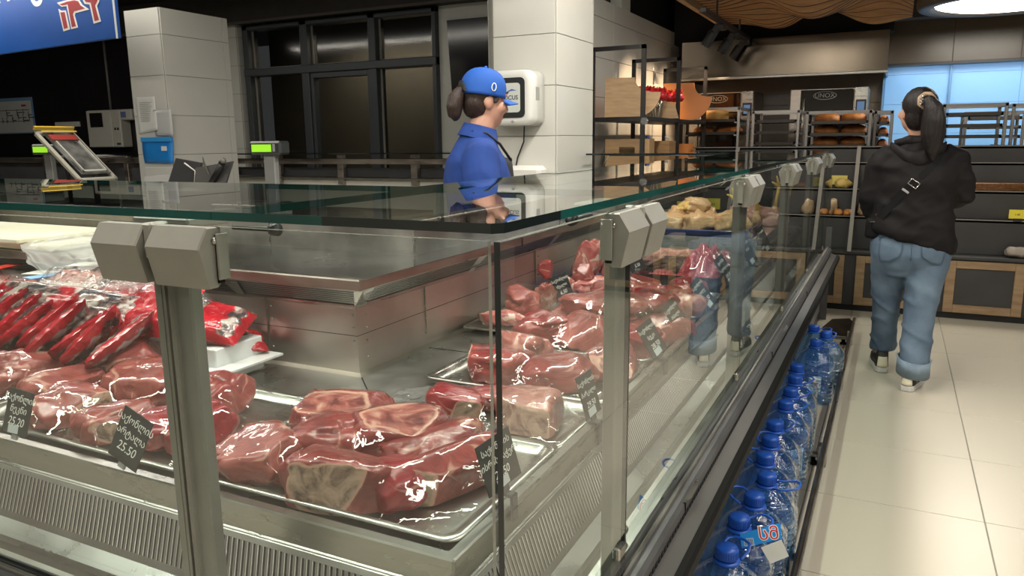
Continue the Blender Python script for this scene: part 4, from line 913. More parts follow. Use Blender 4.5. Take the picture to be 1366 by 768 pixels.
fx = [XG - .013, -.967, -2.07, -3.2, XE]
for a, b in zip(fx[1:], fx[:-1]): part('front_glass', pane((a + .003, YG, PB), (b - .003, YG + .008, PT)), PM, mc)
ry = [YG - .003, 1.262, 2.43, 3.51, 4.57, 5.59, YE]
for a, b in zip(ry[:-1], ry[1:]): part('front_glass', pane((XG - .008, a + .003, PB), (XG, b - .003, PT)), PMC if a < 1 else PM, mc)
part('end_glass', pane((-1.35, YE - .01, .72), (XG - .01, YE - .002, 1.245)), PM, mc)
# inner low glass divider beside the deck of the right run
part('divider_glass', pane((-1.2, 4.18, .70), (-.62, 4.186, .93)), PM, mc)
# posts with twin grey clamps
def station(front, s0):
    """s0: distance of the post's near side from the corner along the run"""
    if front: T = Matrix(((-1, 0, 0, XG - s0), (0, 1, 0, YG), (0, 0, 1, 0), (0, 0, 0, 1)))
    else: T = Matrix(((0, -1, 0, XG), (1, 0, 0, YG + s0), (0, 0, 1, 0), (0, 0, 0, 1)))
    flip = T.to_3x3().determinant() < 0
    def fin(mb):
        if flip: mb.f = [f[::-1] for f in mb.f]
        return mb
    # local: x along the run away from the corner, y inwards from the glass, z up
    p = part('post', fin(MB().b2((0, .012, .50), (.080, .036, 1.235), 0, .003, T)), alu, mc)
    part('post_seam', fin(MB().b2((.062, .011, .54), (.0615, .0125, 1.2), 0, 0, T)), dgrey, p)
    part('base_clip', fin(MB().b2((-.006, -.004, .60), (.03, .012, .625), 0, .003, T)), steel, p)
    bolt = MB(); 
    for zz in (.575, .61): bolt.lathe([(0, -.012), (.011, -.012), (.011, .012), (0, .012)], (0, 0, 0), 12, 0, T @ TR((.086, .024, zz), 0, PI / 2))
    part('bolts', fin(bolt), steel, p)
    prof = [(-.036, 1.216), (-.018, 1.245), (.006, 1.245), (.006, 1.168), (-.006, 1.158), (-.022, 1.158)]
    for x0, x1 in ((-.080, .030), (.048, .150)):
        R = [[(x, y, z) for y, z in prof] for x in (x0, x0 + .003, x1 - .003, x1)]
        for r_ in (0, 3): R[r_] = [(x, y * .96 + .0, z + (1.2 - z) * .035) for x, y, z in R[r_]]
        cl = part('clamp_cover', fin(MB().loft(R, True, 0, False, T)), alu_top, p)
        part('screw', fin(MB().lathe([(0, -.004), (.005, -.004), (.005, .002), (0, .002)], (0, 0, 0), 10, 0, T @ TR((x0 - .001, -.008, 1.226), 0, PI / 2))), steel, cl)
    part('clamp_plate', fin(MB().b2((-.087, -.008, 1.17), (-.083, .012, 1.236), 0, .001, T)), alu_top, p)
    part('clamp_gap', fin(MB().b2((-.083, -.006, 1.165), (-.080, .004, 1.234), 0, 0, T)), rubber, p)
    part('hinge_arm', fin(MB().b2((.030, -.022, 1.195), (.048, .03, 1.248), 0, .003, T).b2((-.01, .01, 1.238), (.11, .09, 1.2535), 0, .003, T)), mat('arm_grey', (.30, .30, .265), .4) if 'arm_grey' not in bpy.data.materials else bpy.data.materials['arm_grey'], p)
    part('hinge_rod', fin(MB().tube([(-.08, .03, 1.241), (-.16, .03, 1.241)], .0035, 8, 0, M=T).lathe([(0, -.006), (.009, -.006), (.009, .006), (0, .006)], (0, 0, 0), 12, 0, T @ TR((-.16, .03, 1.241), 0, PI / 2))), black, p)
for s0 in (.53, 1.62, 2.75): station(True, s0)
for s0 in (.455, 1.62, 2.70, 3.76, 4.78): station(False, s0)
# ------------------------------------------------------------------ trays, meat, film, price tags
beef = meat('beef_lean', amount=.18, seam=.02); beef_m = meat('beef_marbled', (.36, .095, .08), (.22, .04, .038), amount=.5, scale=11, seam=.025)
beef_d = meat('beef_deep_red', (.33, .030, .038), (.21, .012, .018), amount=.1, scale=6, seam=.02)
beef_p = meat('beef_pale', (.43, .17, .14), (.34, .11, .09), (.62, .38, .29), 9, .05, .5, cap=((.55, .31, .24), (.66, .45, .35)))
beef_f = meat('beef_fat_end', seam=.02, cap=((.62, .36, .27), (.70, .46, .36)), amount=.2)
beef_c = meat('beef_cut_face', amount=.2, scale=5, seam=.02, cap=((.40, .12, .10), (.62, .36, .28)))
bonef = meat('bone_cut', (.42, .22, .17), (.33, .08, .075), (.66, .50, .42), 14, .08, .7, .4)
gut = meat('bone_white', (.52, .20, .17), (.36, .06, .06), (.72, .60, .50), 13, .08, .85, .35)
def pillowdir(i, j, nu, nv, e):
    th = PI * (j / nv - .5); ph = 2 * PI * i / nu
    sg = lambda v: math.copysign(abs(v) ** e, v)
    return V((sg(math.cos(th)) * sg(math.cos(ph)), sg(math.cos(th)) * sg(math.sin(ph)), sg(math.sin(th))))
MEATS = []
def cut(label, x, y, z, L, W, H, rz=0, seed=0, m=None, cap=None, capm=None, e=.78, amp=.24, tilt=(0, 0), group=None, name='beef_cut', cat='meat', nu=60, nv=32, fr=1.0, rim=True, taper=0, facets=5):
    """one piece of meat: a boxy lump with muscle bulges, creases and, where cap is set, a fat or bone side"""
    mb = MB(); vs = []; dirs = []
    for j in range(nv + 1):
        for i in range(nu):
            d = pillowdir(i, j, nu, nv, e); q = V((d.x * L, d.y * W, d.z * H)) * .5
            s = q * (9 * fr) + V((seed * 7.3, seed * 3.1, seed * 1.7))
            n1 = noise.noise(s); n2 = noise.noise(s * 2.7); n3 = 1 - abs(noise.noise(s * 1.6 + V((9, 2, 4)))) * 2.2
            n4 = 1 - abs(noise.noise(s * .9 + V((3, 8, 1)))) * 2.6
            k = 1 + amp * 1.25 * (1.1 * n1 + .5 * n2 + .16 * noise.noise(s * 6.1)) - amp * .8 * max(0, n3) ** 4 - amp * 1.1 * max(0, n4) ** 6
            q = q * k
            if taper: q.y *= 1 - taper * (q.x / L); q.z *= 1 - taper * .7 * (q.x / L)
            vs.append(q); dirs.append(d)
    rnd = random.Random(seed * 17 + 5); capv = [0.] * len(vs)
    sup = lambda n: max(p.dot(n) for p in vs)
    for t in range(facets):
        a = rnd.uniform(0, 2 * PI); el = rnd.choice((-.1, .15, .5, 1.1)); n = V((math.cos(a) * math.cos(el) / L, math.sin(a) * math.cos(el) / W, math.sin(el) / H)).normalized()
        dd = sup(n) * rnd.uniform(.66, .84)
        for p in vs:
            x_ = p.dot(n) - dd * (1 + .10 * noise.noise(p * 16 + V((t, seed, 0))))
            if x_ > 0: p -= n * x_ * .9
    if cap:
        n = V(cap).normalized(); s_ = sup(n); dd = s_ * .66
        for q_, p in enumerate(vs):
            x_ = p.dot(n) - dd * (1 + .07 * noise.noise(p * 14 + V((1, seed, 4))))
            capv[q_] = .56 + x_ / s_ * 1.6
            if x_ > 0: p -= n * x_ * .88
    zmin = -H * .34
    for p in vs:
        if p.z < zmin: p.z = zmin + (p.z - zmin) * .12
    fs = [(j * nu + i, j * nu + (i + 1) % nu, (j + 1) * nu + (i + 1) % nu, (j + 1) * nu + i) for j in range(nv) for i in range(nu)]
    mb.add(vs, fs, 0, True)
    lo = min(p.z for p in vs)
    me = mb.mesh(name, m or beef)
    if cap:
        a_ = me.attributes.new('cap', 'FLOAT', 'POINT'); a_.data.foreach_set('value', [min(1, max(0, c)) for c in capv])
    o = link(name, me); o.location = (x, y, z - lo); o.rotation_euler = (tilt[0], tilt[1], rz)
    if tilt != (0, 0):
        M = o.rotation_euler.to_matrix(); o.location.z = z - min((M @ p).z for p in vs)
    MEATS.append(o); return tag(o, label, cat, group)
def tray(label, x0, x1, y0, y1, z, h=.018, m=None, rim=.014, name='meat_tray', rz=0, r=.03):
    cx, cy = (x0 + x1) / 2, (y0 + y1) / 2; W_, H_ = x1 - x0, y1 - y0; rings = []
    for k, zz in ((-rim, h - .004), (-rim, h), (0, h), (.004, h - .003), (.012, .002), (.03, 0)): rings.append([(cx + px * 1, cy + py, z + zz) for px, py in rrect(W_ - 2 * k, H_ - 2 * k, r)])
    t = solo(name, MB().loft(rings, False).loft([rings[-1], [(cx + (p[0] - cx) * .02, cy + (p[1] - cy) * .02, z) for p in rings[-1]]], False, 0, False), m or steel, label, 'tray', (cx, cy, z)); t.rotation_euler = (0, 0, rz); return t
tz = .6925
tray('stainless tray under the bone-in beef at the front corner of the counter', -1.20, -.605, .98, 1.40, tz + .006, .022)
tray('stainless tray under the film covered beef slices at the left', -1.96, -1.235, .98, 1.42, tz + .006, .022)
tray('stainless tray with the red and the pale beef pieces beside the corner', -1.0, -.61, 1.42, 1.70, tz)
tray('stainless tray with film covered beef behind the pale piece', -1.13, -.62, 1.735, 2.10, tz)
tray('long stainless tray of boneless beef behind the first right post', -1.1, -.62, 2.14, 2.72, tz)
tray('farther stainless tray of deep red beef before the black tub', -1.12, -.63, 2.76, 3.22, tz)
tray('shallow steel tray of meaty bones against the back riser', -1.34, -1.12, 2.30, 2.78, tz - .003, .016, steel_mid, rz=.0)
bluep = mat('blue_tray', (.02, .07, .26), .3, coat=.3)
tray('blue plastic tray of white beef bones against the back riser', -1.34, -1.05, 2.92, 3.50, tz - .002, .028, bluep, .02)
b0 = tz + .009
cut('rounded beef cut with a fatty top at the left of the corner tray', -1.085, 1.06, b0, .23, .17, .115, .25, 1, beef_m, amp=.15)
cut('beef block with a broad grey-tan fat side facing the front glass', -.875, 1.035, b0, .225, .145, .115, .05, 2, beef, (.12, -1, .12), None, .5, .08)
cut('dark red beef cut behind the front fat-sided block', -1.0, 1.17, b0, .21, .17, .12, .3, 3, beef, amp=.12)
cut('large beef cut with fat-lined top at the back left of the corner tray', -1.08, 1.30, b0, .28, .19, .125, .2, 4, beef_c, (0, -.1, 1), None, .62, .1)
cut('central beef cut with marbled pale top in the corner tray', -.895, 1.24, b0, .23, .18, .14, .35, 5, beef_c, (.1, -.1, 1), None, .6, .1)
cut('small dark beef end between the two fat-sided blocks', -.80, 1.085, b0, .14, .16, .095, .9, 6, beef_d, amp=.1)
cut('tall beef block with bony tan side at the right end of the corner tray', -.72, 1.17, b0, .105, .24, .115, -.25, 7, beef, (.75, -.65, .05), None, .45, .06, rim=True)
cut('long beef cut lying behind the tall bony block', -.80, 1.24, b0, .16, .25, .115, -.35, 8, beef, amp=.12)
cut('deep red beef piece with a tan fat face behind the corner edge', -.905, 1.50, tz + .003, .15, .13, .10, .3, 9, beef_d, (.5, -.8, -.3), None, .6, .1)
cut('pale pinkish beef block with stringy side beside the second price tag', -.73, 1.535, tz + .003, .155, .17, .10, .1, 10, beef_p, (0, -1, 0), None, .48, .06)
cut('long flat beef cut beyond the pale block, in film', -.86, 1.63, tz + .003, .2, .12, .075, .5, 11, beef, amp=.12)
# third tray
cut('film covered beef cut with thick pale fat end near the back riser', -.99, 1.86, tz + .003, .24, .2, .105, .1, 12, beef_f, (-1, -.35, .2), None, .55, .1)
cut('flat film covered beef cut in the middle of the third tray', -.80, 1.85, tz + .003, .24, .2, .10, .5, 13, beef, amp=.1)
cut('beef cut with a pale fat circle beside the third price tag', -.69, 2.0, tz + .003, .16, .22, .10, .2, 14, beef_f, (.3, -.6, .7), None, .6, .12)
cut('whitish fatty beef end at the back of the third tray', -.98, 2.02, tz + .003, .2, .15, .115, -.3, 15, beef_p, amp=.14)
rg = 'boneless beef in the long tray'
L4 = ['nearest to the back riser', 'in the middle of the near row', 'by the ledge in the near row', 'at the back of the second row', 'in the middle of the second row', 'by the ledge in the second row', 'in the far row by the back riser', 'in the far row by the ledge']
k = 0
for r_ in range(3):
    for c_ in range(3 if r_ < 2 else 2):
        cut('boneless red beef cut in the long tray, ' + L4[k], -1.0 + .155 * c_ + .02 * r_ + (.07 if r_ == 2 else 0), 2.25 + .18 * r_, tz + .003, .22, .2, .12 + .02 * math.sin(k * 2.1), .5 + .7 * k, 20 + k, (beef, beef_m, beef_d, beef_m)[k % 4], amp=.15, group=rg); k += 1
cut('boneless beef slab lying on top of the heap in the long tray', -.86, 2.4, tz + .095, .3, .2, .07, .3, 40, beef_m, amp=.14)
cut('second boneless beef slab on top of the heap, by the ledge', -.73, 2.55, tz + .09, .22, .2, .06, 1.2, 41, beef, amp=.14)
for k, (x, y, lb, m_) in enumerate(((-.98, 2.9, 'rolled beef cut with a pale cut end in the far tray', beef_m), (-.80, 2.87, 'broad smooth deep red beef cut in the far tray', beef_d), (-.72, 3.05, 'deep red beef cut by the ledge of the far tray', beef_d), (-.95, 3.08, 'red beef cut at the back of the far tray', beef), (-.70, 2.80, 'orange-fatted beef cut at the near end of the far tray', beef_p))):
    cut(lb, x, y, tz + .003, .22, .2, .12, .4 + k, 50 + k, m_, amp=.12)
# left trays under film
lm = [(-1.38, 1.12, .22, .2, .10, 'thick red beef slice nearest the left post'), (-1.55, 1.08, .2, .15, .09, 'beef piece with a grey bone end behind the second price tag'), (-1.75, 1.10, .22, .16, .10, 'beef rib piece with a pale bone end between the two left price tags'),
      (-1.47, 1.27, .26, .2, .115, 'broad deep red beef slice behind the left post'), (-1.68, 1.26, .26, .2, .13, 'fatty beef slices in the middle of the left heap'), (-1.90, 1.18, .2, .2, .11, 'beef rib piece behind the leftmost price tag'), (-1.88, 1.34, .22, .18, .14, 'fatty beef slice at the back left of the heap')]
for k, (x, y, L, W, H, lb) in enumerate(lm): cut(lb, x, y, b0, L, W, H, .3 + .6 * k, 60 + k, (beef_d, beef_m, beef_m, beef, beef_m, beef_m, beef)[k], ((0, 0, 0), (.3, -1, 0), (0, -1, 0), (0, 0, 0), (0, 0, 0), (0, -1, .2), (0, 0, 0))[k] if k in (1, 2, 5) else None, None, amp=.16)
tray('stainless tray of rib pieces at the far left edge', -2.75, -2.0, .98, 1.42, tz + .006, .022)
for k, (x, y, lb) in enumerate(((-2.12, 1.2, 'beef rib cut at the far left, nearest the film bags'), (-2.35, 1.15, 'beef rib cut at the far left, second from the film bags'), (-2.55, 1.2, 'beef rib cut at the far left end'))): cut(lb, x, y, b0, .24, .22, .12, .5 * k, 70 + k, beef_m, amp=.16)
# bones
bl = [(-1.24, 2.42, 0, .20, .09, .065, .35, 'pale fatty bone lying flat at the near end of the bone tray', gut, (0, 0)), (-1.22, 2.55, 0, .16, .12, .14, .8, 'red meaty bone heap in the middle of the bone tray', beef_m, (0, 0)), (-1.16, 2.50, 0, .13, .08, .05, .2, 'bright red scrap at the front of the bone tray', beef_d, (0, 0)),
      (-1.19, 2.68, 0, .10, .07, .17, .4, 'upright tan bone piece at the far end of the bone tray', bonef, (.3, .2)), (-1.21, 2.72, .12, .07, .05, .10, .3, 'red bone tip standing on the upright tan piece', beef, (-.2, .1))]
for k, (x, y, dz, L, W, H, rz, lb, m_, tl) in enumerate(bl): cut(lb, x, y, tz + .002 + dz, L, W, H, rz, 80 + k, m_, e=.8, amp=.3, tilt=tl, name='meaty_bone', nu=44, nv=24, facets=7)
bl = [(-1.27, 3.03, 0, .12, .10, .10, .3, 'grey pink bone joint at the near end of the blue tray', bonef, (0, 0)), (-1.20, 3.12, 0, .10, .10, .15, .4, 'round red bone joint at the near end of the blue tray', beef_m, (0, 0)), (-1.16, 3.12, 0, .26, .08, .075, .95, 'long red and white leg bone along the front of the blue tray', gut, (0, 0)),
      (-1.24, 3.28, .02, .16, .12, .24, .5, 'tall white sinewy bone in the middle of the blue tray', gut, (0, .25)), (-1.14, 3.33, 0, .13, .12, .12, .7, 'white knuckle end of the leg bone in the blue tray', gut, (0, 0)), (-1.2, 3.42, .03, .16, .10, .16, 1.1, 'orange-red meaty bone at the far end of the blue tray', beef_p, (0, -.3))]
for k, (x, y, dz, L, W, H, rz, lb, m_, tl) in enumerate(bl): cut(lb, x, y, tz + .004 + dz, L, W, H, rz, 90 + k, m_, e=.75, amp=.24, tilt=tl, name='beef_bone', nu=44, nv=24, facets=7)
# film over the trays: a sheet that hangs over the pieces
def film_over(label, x0, x1, y0, y1, objs, zlow, n=46, m=None, lift=.002, name='cling_film', tight=12, th=0):
    vs = []; fs = []
    for o in objs:
        b = len(vs); M = Matrix.Translation(o.location) @ o.rotation_euler.to_matrix().to_4x4()
        vs += [M @ v.co for v in o.data.vertices]; fs += [[b + i for i in p.vertices] for p in o.data.polygons]
    bv = BVHTree.FromPolygons(vs, fs); nx = n; ny = max(8, int(n * (y1 - y0) / (x1 - x0))); h = []
    for j in range(ny + 1):
        row = []
        for i in range(nx + 1):
            hit = bv.ray_cast(V((x0 + (x1 - x0) * i / nx, y0 + (y1 - y0) * j / ny, 2)), V((0, 0, -1)))[0]
            row.append(max(zlow, hit.z + lift) if hit else zlow)
        h.append(row)
    base = [r[:] for r in h]
    for it in range(tight):
        g = [r[:] for r in h]
        for j in range(1, ny):
            for i in range(1, nx): g[j][i] = max(base[j][i], (h[j - 1][i] + h[j + 1][i] + h[j][i - 1] + h[j][i + 1]) / 4)
        h = g
    fn = lambda a, b: (x0 + (x1 - x0) * a, y0 + (y1 - y0) * b, h[round(b * ny)][round(a * nx)] + .004 * noise.noise((a * 14, b * 9, x0)))
    return solo(name, MB().grid(nx, ny, fn), m or film, label, 'film', ((x0 + x1) / 2, (y0 + y1) / 2, zlow))
byl = lambda *w_: [o for o in MEATS if any(k in o['label'] for k in w_)]
inx = lambda a, b, c_, d_: [o for o in MEATS if a < o.location.x < b and c_ < o.location.y < d_]
film_over('clear cling film stretched over the beef in the corner tray', -1.21, -.63, .985, 1.41, inx(-1.21, -.6, .95, 1.42), tz + .018)
film_over('clear wrinkled film over the left beef slices', -1.97, -1.24, .985, 1.44, inx(-2.0, -1.23, .95, 1.45), tz + .018)
film_over('clear film over the pale and red beef beside the corner', -1.1, -.6, 1.43, 1.71, inx(-1.1, -.6, 1.43, 1.71), tz + .012)
film_over('clear film over the third tray of beef', -1.13, -.615, 1.74, 2.12, inx(-1.15, -.6, 1.74, 2.12), tz + .012)
film_over('clear film over the long tray of boneless beef', -1.12, -.62, 2.14, 2.74, inx(-1.1, -.6, 2.14, 2.74), tz + .012)
film_over('clear film over the far tray of deep red beef', -1.12, -.63, 2.76, 3.23, inx(-1.1, -.6, 2.76, 3.23), tz + .012)
film_over('clear film over the far left rib tray', -2.75, -2.0, .985, 1.43, inx(-2.75, -2.0, .95, 1.45), tz + .018)
solo('loose_film', MB().grid(22, 10, lambda a, b: (-1.33 + .24 * a, 1.40 + .10 * b + .05 * a, .706 + .02 * abs(math.sin(a * 7 + b * 5)) * (1 - b) + .006 * noise.noise((a * 9, b * 9, 2)))), film2, 'crumpled loose film strip lying on the deck behind the corner tray', 'film', (-1.2, 1.45, .704))
solo('loose_film', MB().grid(22, 10, lambda a, b: (-1.12 + .2 * a, 1.42 + .2 * b + .08 * a, .706 + .012 * abs(math.sin(a * 9 + b * 6)) + .005 * noise.noise((a * 9, b * 9, 7)))), film2, 'crumpled loose film strip on the deck behind the red beef piece', 'film', (-1.02, 1.5, .704))
# black tub of mince, pig trotters
tub = mat('black_tub', (.015, .015, .016), .25)
solo('black_tub', MB().b2((-1.03, 3.28, tz), (-.64, 3.86, tz + .008)).b2((-1.03, 3.28, tz), (-.64, 3.292, tz + .07)).b2((-1.03, 3.848, tz), (-.64, 3.86, tz + .07)).b2((-1.03, 3.28, tz), (-1.018, 3.86, tz + .07)).b2((-.652, 3.28, tz), (-.64, 3.86, tz + .07)), tub, 'black plastic tub holding the ground meat', 'tub', (-.835, 3.57, tz))
def mince(label, x0, x1, y0, y1, z, h, seed):
    def fn(a, b):
        k = (1 - abs(2 * a - 1) ** 3) * (1 - abs(2 * b - 1) ** 3); p = V((a * 22, b * 26, seed))
        return (x0 + (x1 - x0) * a, y0 + (y1 - y0) * b, z + h * (.15 + .85 * k) * (.8 + .35 * noise.noise(p * .25)) + .014 * k * (noise.noise(p) + .7 * noise.noise(p * 2.1)))
    mb = MB().grid(50, 60, fn, 0, True, .01); o = solo('ground_meat', mb, meat('mince', (.44, .055, .07), (.30, .02, .035), (.70, .32, .30), 34, .1, .5), label, 'meat', ((x0 + x1) / 2, (y0 + y1) / 2, z)); MEATS.append(o); return o
mince('heap of bright pink red ground meat in the black tub', -.87, -.655, 3.34, 3.84, tz + .012, .17, 3)
mince('small remnant of ground meat at the left side of the black tub', -1.01, -.89, 3.3, 3.6, tz + .012, .05, 8)
pink = meat('pale_skin_meat', (.66, .40, .33), (.52, .25, .20), (.78, .58, .48), 8, .04, .5)
tray('stainless tray of pale pink trotters behind the black tub', -1.24, -.66, 3.88, 4.16, tz)
for k, (x, y, lb) in enumerate(((-1.08, 3.98, 'pale pink trotter at the back of the trotter tray'), (-.95, 4.03, 'pale pink trotter in the middle of the trotter tray'), (-.80, 4.02, 'pale pink trotter by the ledge of the trotter tray'))):
    cut(lb, x, y, tz + .003, .26, .1, .10, .9, 110 + k, pink, amp=.18, e=.85, taper=.5, name='trotter', facets=0)
film_over('clear film over the trotter tray and the mince tub', -1.2, -.64, 3.3, 4.16, inx(-1.3, -.6, 3.2, 4.17), tz + .075)
# chicken on a raised stand
st = thing('acrylic_stand', 'clear acrylic step stand carrying the chicken heap', 'stand', (-.95, 4.7, tz))
ac = clear('acrylic', (.90, .94, .95), 2.2, milky=.12)
part('top', MB().b2((-1.3, 4.28, tz + .115), (-.62, 5.3, tz + .123)), ac, st); part('front', MB().b2((-1.3, 4.28, tz), (-.62, 4.288, tz + .115)), ac, st)
part('side', MB().b2((-.628, 4.288, tz), (-.62, 5.3, tz + .115)), ac, st); part('foot', MB().b2((-1.3, 5.29, tz), (-.62, 5.3, tz + .115)), ac, st)
chk = meat('chicken_skin', (.72, .50, .25), (.62, .36, .18), (.82, .66, .42), 7, .03, .5, .35)
zc = tz + .124
tray('dark blue tray under the chicken heap', -1.28, -.72, 4.34, 4.86, zc, .03, bluep)
nm = ['near left', 'near middle', 'near right', 'middle left', 'centre', 'middle right', 'far left', 'far middle', 'far right']
for k in range(9):
    cut('pale yellow plucked chicken in the heap on the blue tray, ' + nm[k], -1.16 + .16 * (k % 3), 4.45 + .14 * (k // 3), zc + .004, .20, .14, .13 + .03 * (k % 2), .7 * k, 120 + k, chk, amp=.34, e=.9, name='plucked_chicken', group='chicken heap', nu=32, nv=16, facets=3)
cut('pale yellow plucked chicken on top of the heap', -1.06, 4.6, zc + .11, .2, .15, .10, .4, 131, chk, amp=.2, e=.8, name='plucked_chicken')
cut('pinkish plucked chicken past the second post', -.72, 5.0, zc, .24, .22, .15, .2, 132, pink, amp=.15, e=.85, name='plucked_chicken')
cut('pinkish plucked chicken farther along past the second post', -.85, 5.1, zc, .24, .22, .15, .8, 133, pink, amp=.15, e=.85, name='plucked_chicken')
footm = mat('chicken_foot_yellow', (.70, .47, .07), .4, var=.2, vs=20)
def chick_foot(label, x, y, z, h, lean, rz):
    t = thing('chicken_foot', label, 'chicken foot', (x, y, z), rz)
    part('thigh', MB().tube([(0, 0, 0), (.0, 0, h * .25), (lean * .3, 0, h * .5)], [.035, .028, .014], 10), chk, t, False)
    part('shank', MB().tube([(lean * .28, 0, h * .48), (lean * .6, 0, h * .72), (lean, 0, h)], [.012, .010, .012], 8), footm, t, False)
    for a, l in ((-.9, .055), (-.25, .07), (.4, .065), (2.8, .03)):
        part('toe', MB().tube([(lean, 0, h), (lean + math.sin(a) * l * .6, .01, h + math.cos(a) * l * .6), (lean + math.sin(a * 1.15) * l, .0, h + math.cos(a * 1.1) * l)], [.009, .008, .004], 7), footm, t, False)
chick_foot('yellow chicken foot leaning left above the heap before the second post', -.74, 4.55, zc, .19, -.075, .2)
chick_foot('upright yellow chicken foot with spread toes past the second post', -.66, 4.98, zc, .24, .03, .3)
chick_foot('yellow chicken foot partly behind the second post', -.74, 4.86, zc, .2, .0, .3)
chick_foot('yellow chicken foot farthest along, near the bread rolls', -.62, 5.22, zc, .19, .02, .3)
# price tags
def ptag(label, o, u, back, lines, w_=.07, h=.082, roll=0, tilt=.32, sz=.0165, sticker=False, clip=True, hang=True):
    t = thing('price_tag', label, 'price tag', o); u = V(u).normalized(); back = V(back).normalized()
    v = (V((0, 0, 1)) * math.cos(tilt) + back * math.sin(tilt)); n = u.cross(v)
    M = frame_M(V(o) + V((0, 0, .012)), u, v) @ Matrix.Rotation(roll, 4, 'Z') @ Matrix.Translation((0, .006, 0))
    part('board', MB().b2((-w_ / 2, 0, -.0012), (w_ / 2, h, .0012), 0, .0004, M), chalk, t)
    ys_ = [h * .80, h * .55, h * .28]; szs = [sz, sz, sz * 1.25]
    for l, y, s in zip(lines, ys_, szs): text('lettering', l, s, M @ Matrix.Translation((0, y, .0014)), chalk_w, t, .15, .0002, stroke=-.0001)
    if sticker: part('sticker', MB().b2((-.018, .002, .0013), (.018, h * .2, .002), 0, 0, M @ TR((-.004, 0, 0), 0, 0, .05)), mat('sticker', (.55, .60, .60), .4) if 'sticker' not in bpy.data.materials else bpy.data.materials['sticker'], t)
    if clip:
        c_ = MB().b2((-.011, -.012, -.006), (.011, .012, .0), 0, .002, M)
        Q = frame_M(V(o), u, (0, 0, 1))
        if hang: c_.b2((-.010, -.045, .0), (.010, .006, .006), 0, .002, Q @ Matrix.Translation((0, 0, .012))).b2((-.010, .0, -.02), (.010, .006, .018), 0, .002, Q)
        part('clip', c_, grey_pl if not hang else dgrey, t)
ptag('leftmost chalk price tag with pale sticker, before the rib piece', (-1.70, .925, .717), (1, 0, 0), (0, 1, 0), ('საქონლის', 'ნეკნი', '25.20'), .088, .098, -.05, .3, .0205, True, hang=False)
ptag('tilted chalk price tag reading 25.50 left of the front post', (-1.345, .925, .717), (1, 0, 0), (0, 1, 0), ('საქონლის', 'არტალა', '25.50'), .092, .105, -.28, .3, .021, hang=False)
RU, RB = (0, 1, 0), (-1, 0, 0)
ptag('large chalk price tag reading 28.50 behind the glass corner edge', (-.578, 1.125, .737), (.12, 1, 0), RB, ('საქონლის', 'კისრის ნაჭერი', '28.50'), .105, .092, .06, .28, .0165, True)
ptag('chalk price tag reading 29.50 just left of the first right post', (-.578, 1.575, .717), (.1, 1, 0), RB, ('საქონლის', 'ბარკალი', '29.50'), .078, .1, .04, .28, .0155, True)
ptag('chalk price tag reading 28.50 just right of the first right post', (-.578, 2.14, .717), (.35, 1, 0), RB, ('საქონლის', 'სუკი', '28.50'), .085, .105, .25, .5, .017, True)
ptag('second chalk price tag right of the first right post', (-.578, 2.46, .717), (.35, 1, 0), RB, ('საქონლის', 'რბილი', '27.50'), .085, .11, .35, .6, .017, True)
ptag('third chalk price tag right of the first right post', (-.578, 2.86, .717), (.35, 1, 0), RB, ('საქონლის', 'ფილე', '32.50'), .085, .12, .35, .6, .017, True)
ptag('chalk price tag before the ground meat', (-.60, 3.38, .717), (.35, 1, 0), RB, ('ფარში', 'საქონლის', '19.50'), .09, .13, .3, .5, .018, True)
ptag('chalk price tag standing in the bone tray', (-1.13, 2.74, .722), (.5, 1, 0), RB, ('საქონლის', 'ძვალი', '6.50'), .09, .10, .2, .3, .017, False, True, hang=False)
ptag('chalk price tag at the far end of the blue bone tray', (-1.03, 3.40, .733), (.5, 1, 0), RB, ('ძვალი', 'ხარშო', '5.50'), .10, .11, .2, .4, .017, False, True, hang=False)
ptag('chalk price tag raised past the second post', (-.6, 3.95, .717), (.4, 1, 0), RB, ('ქათამი', '9.50', ''), .09, .14, .3, .4, .02, True)
ptag('chalk price tag farthest along the ledge', (-.6, 4.45, .717), (.4, 1, 0), RB, ('ქათამი', '8.90', ''), .09, .14, .3, .4, .02, True)
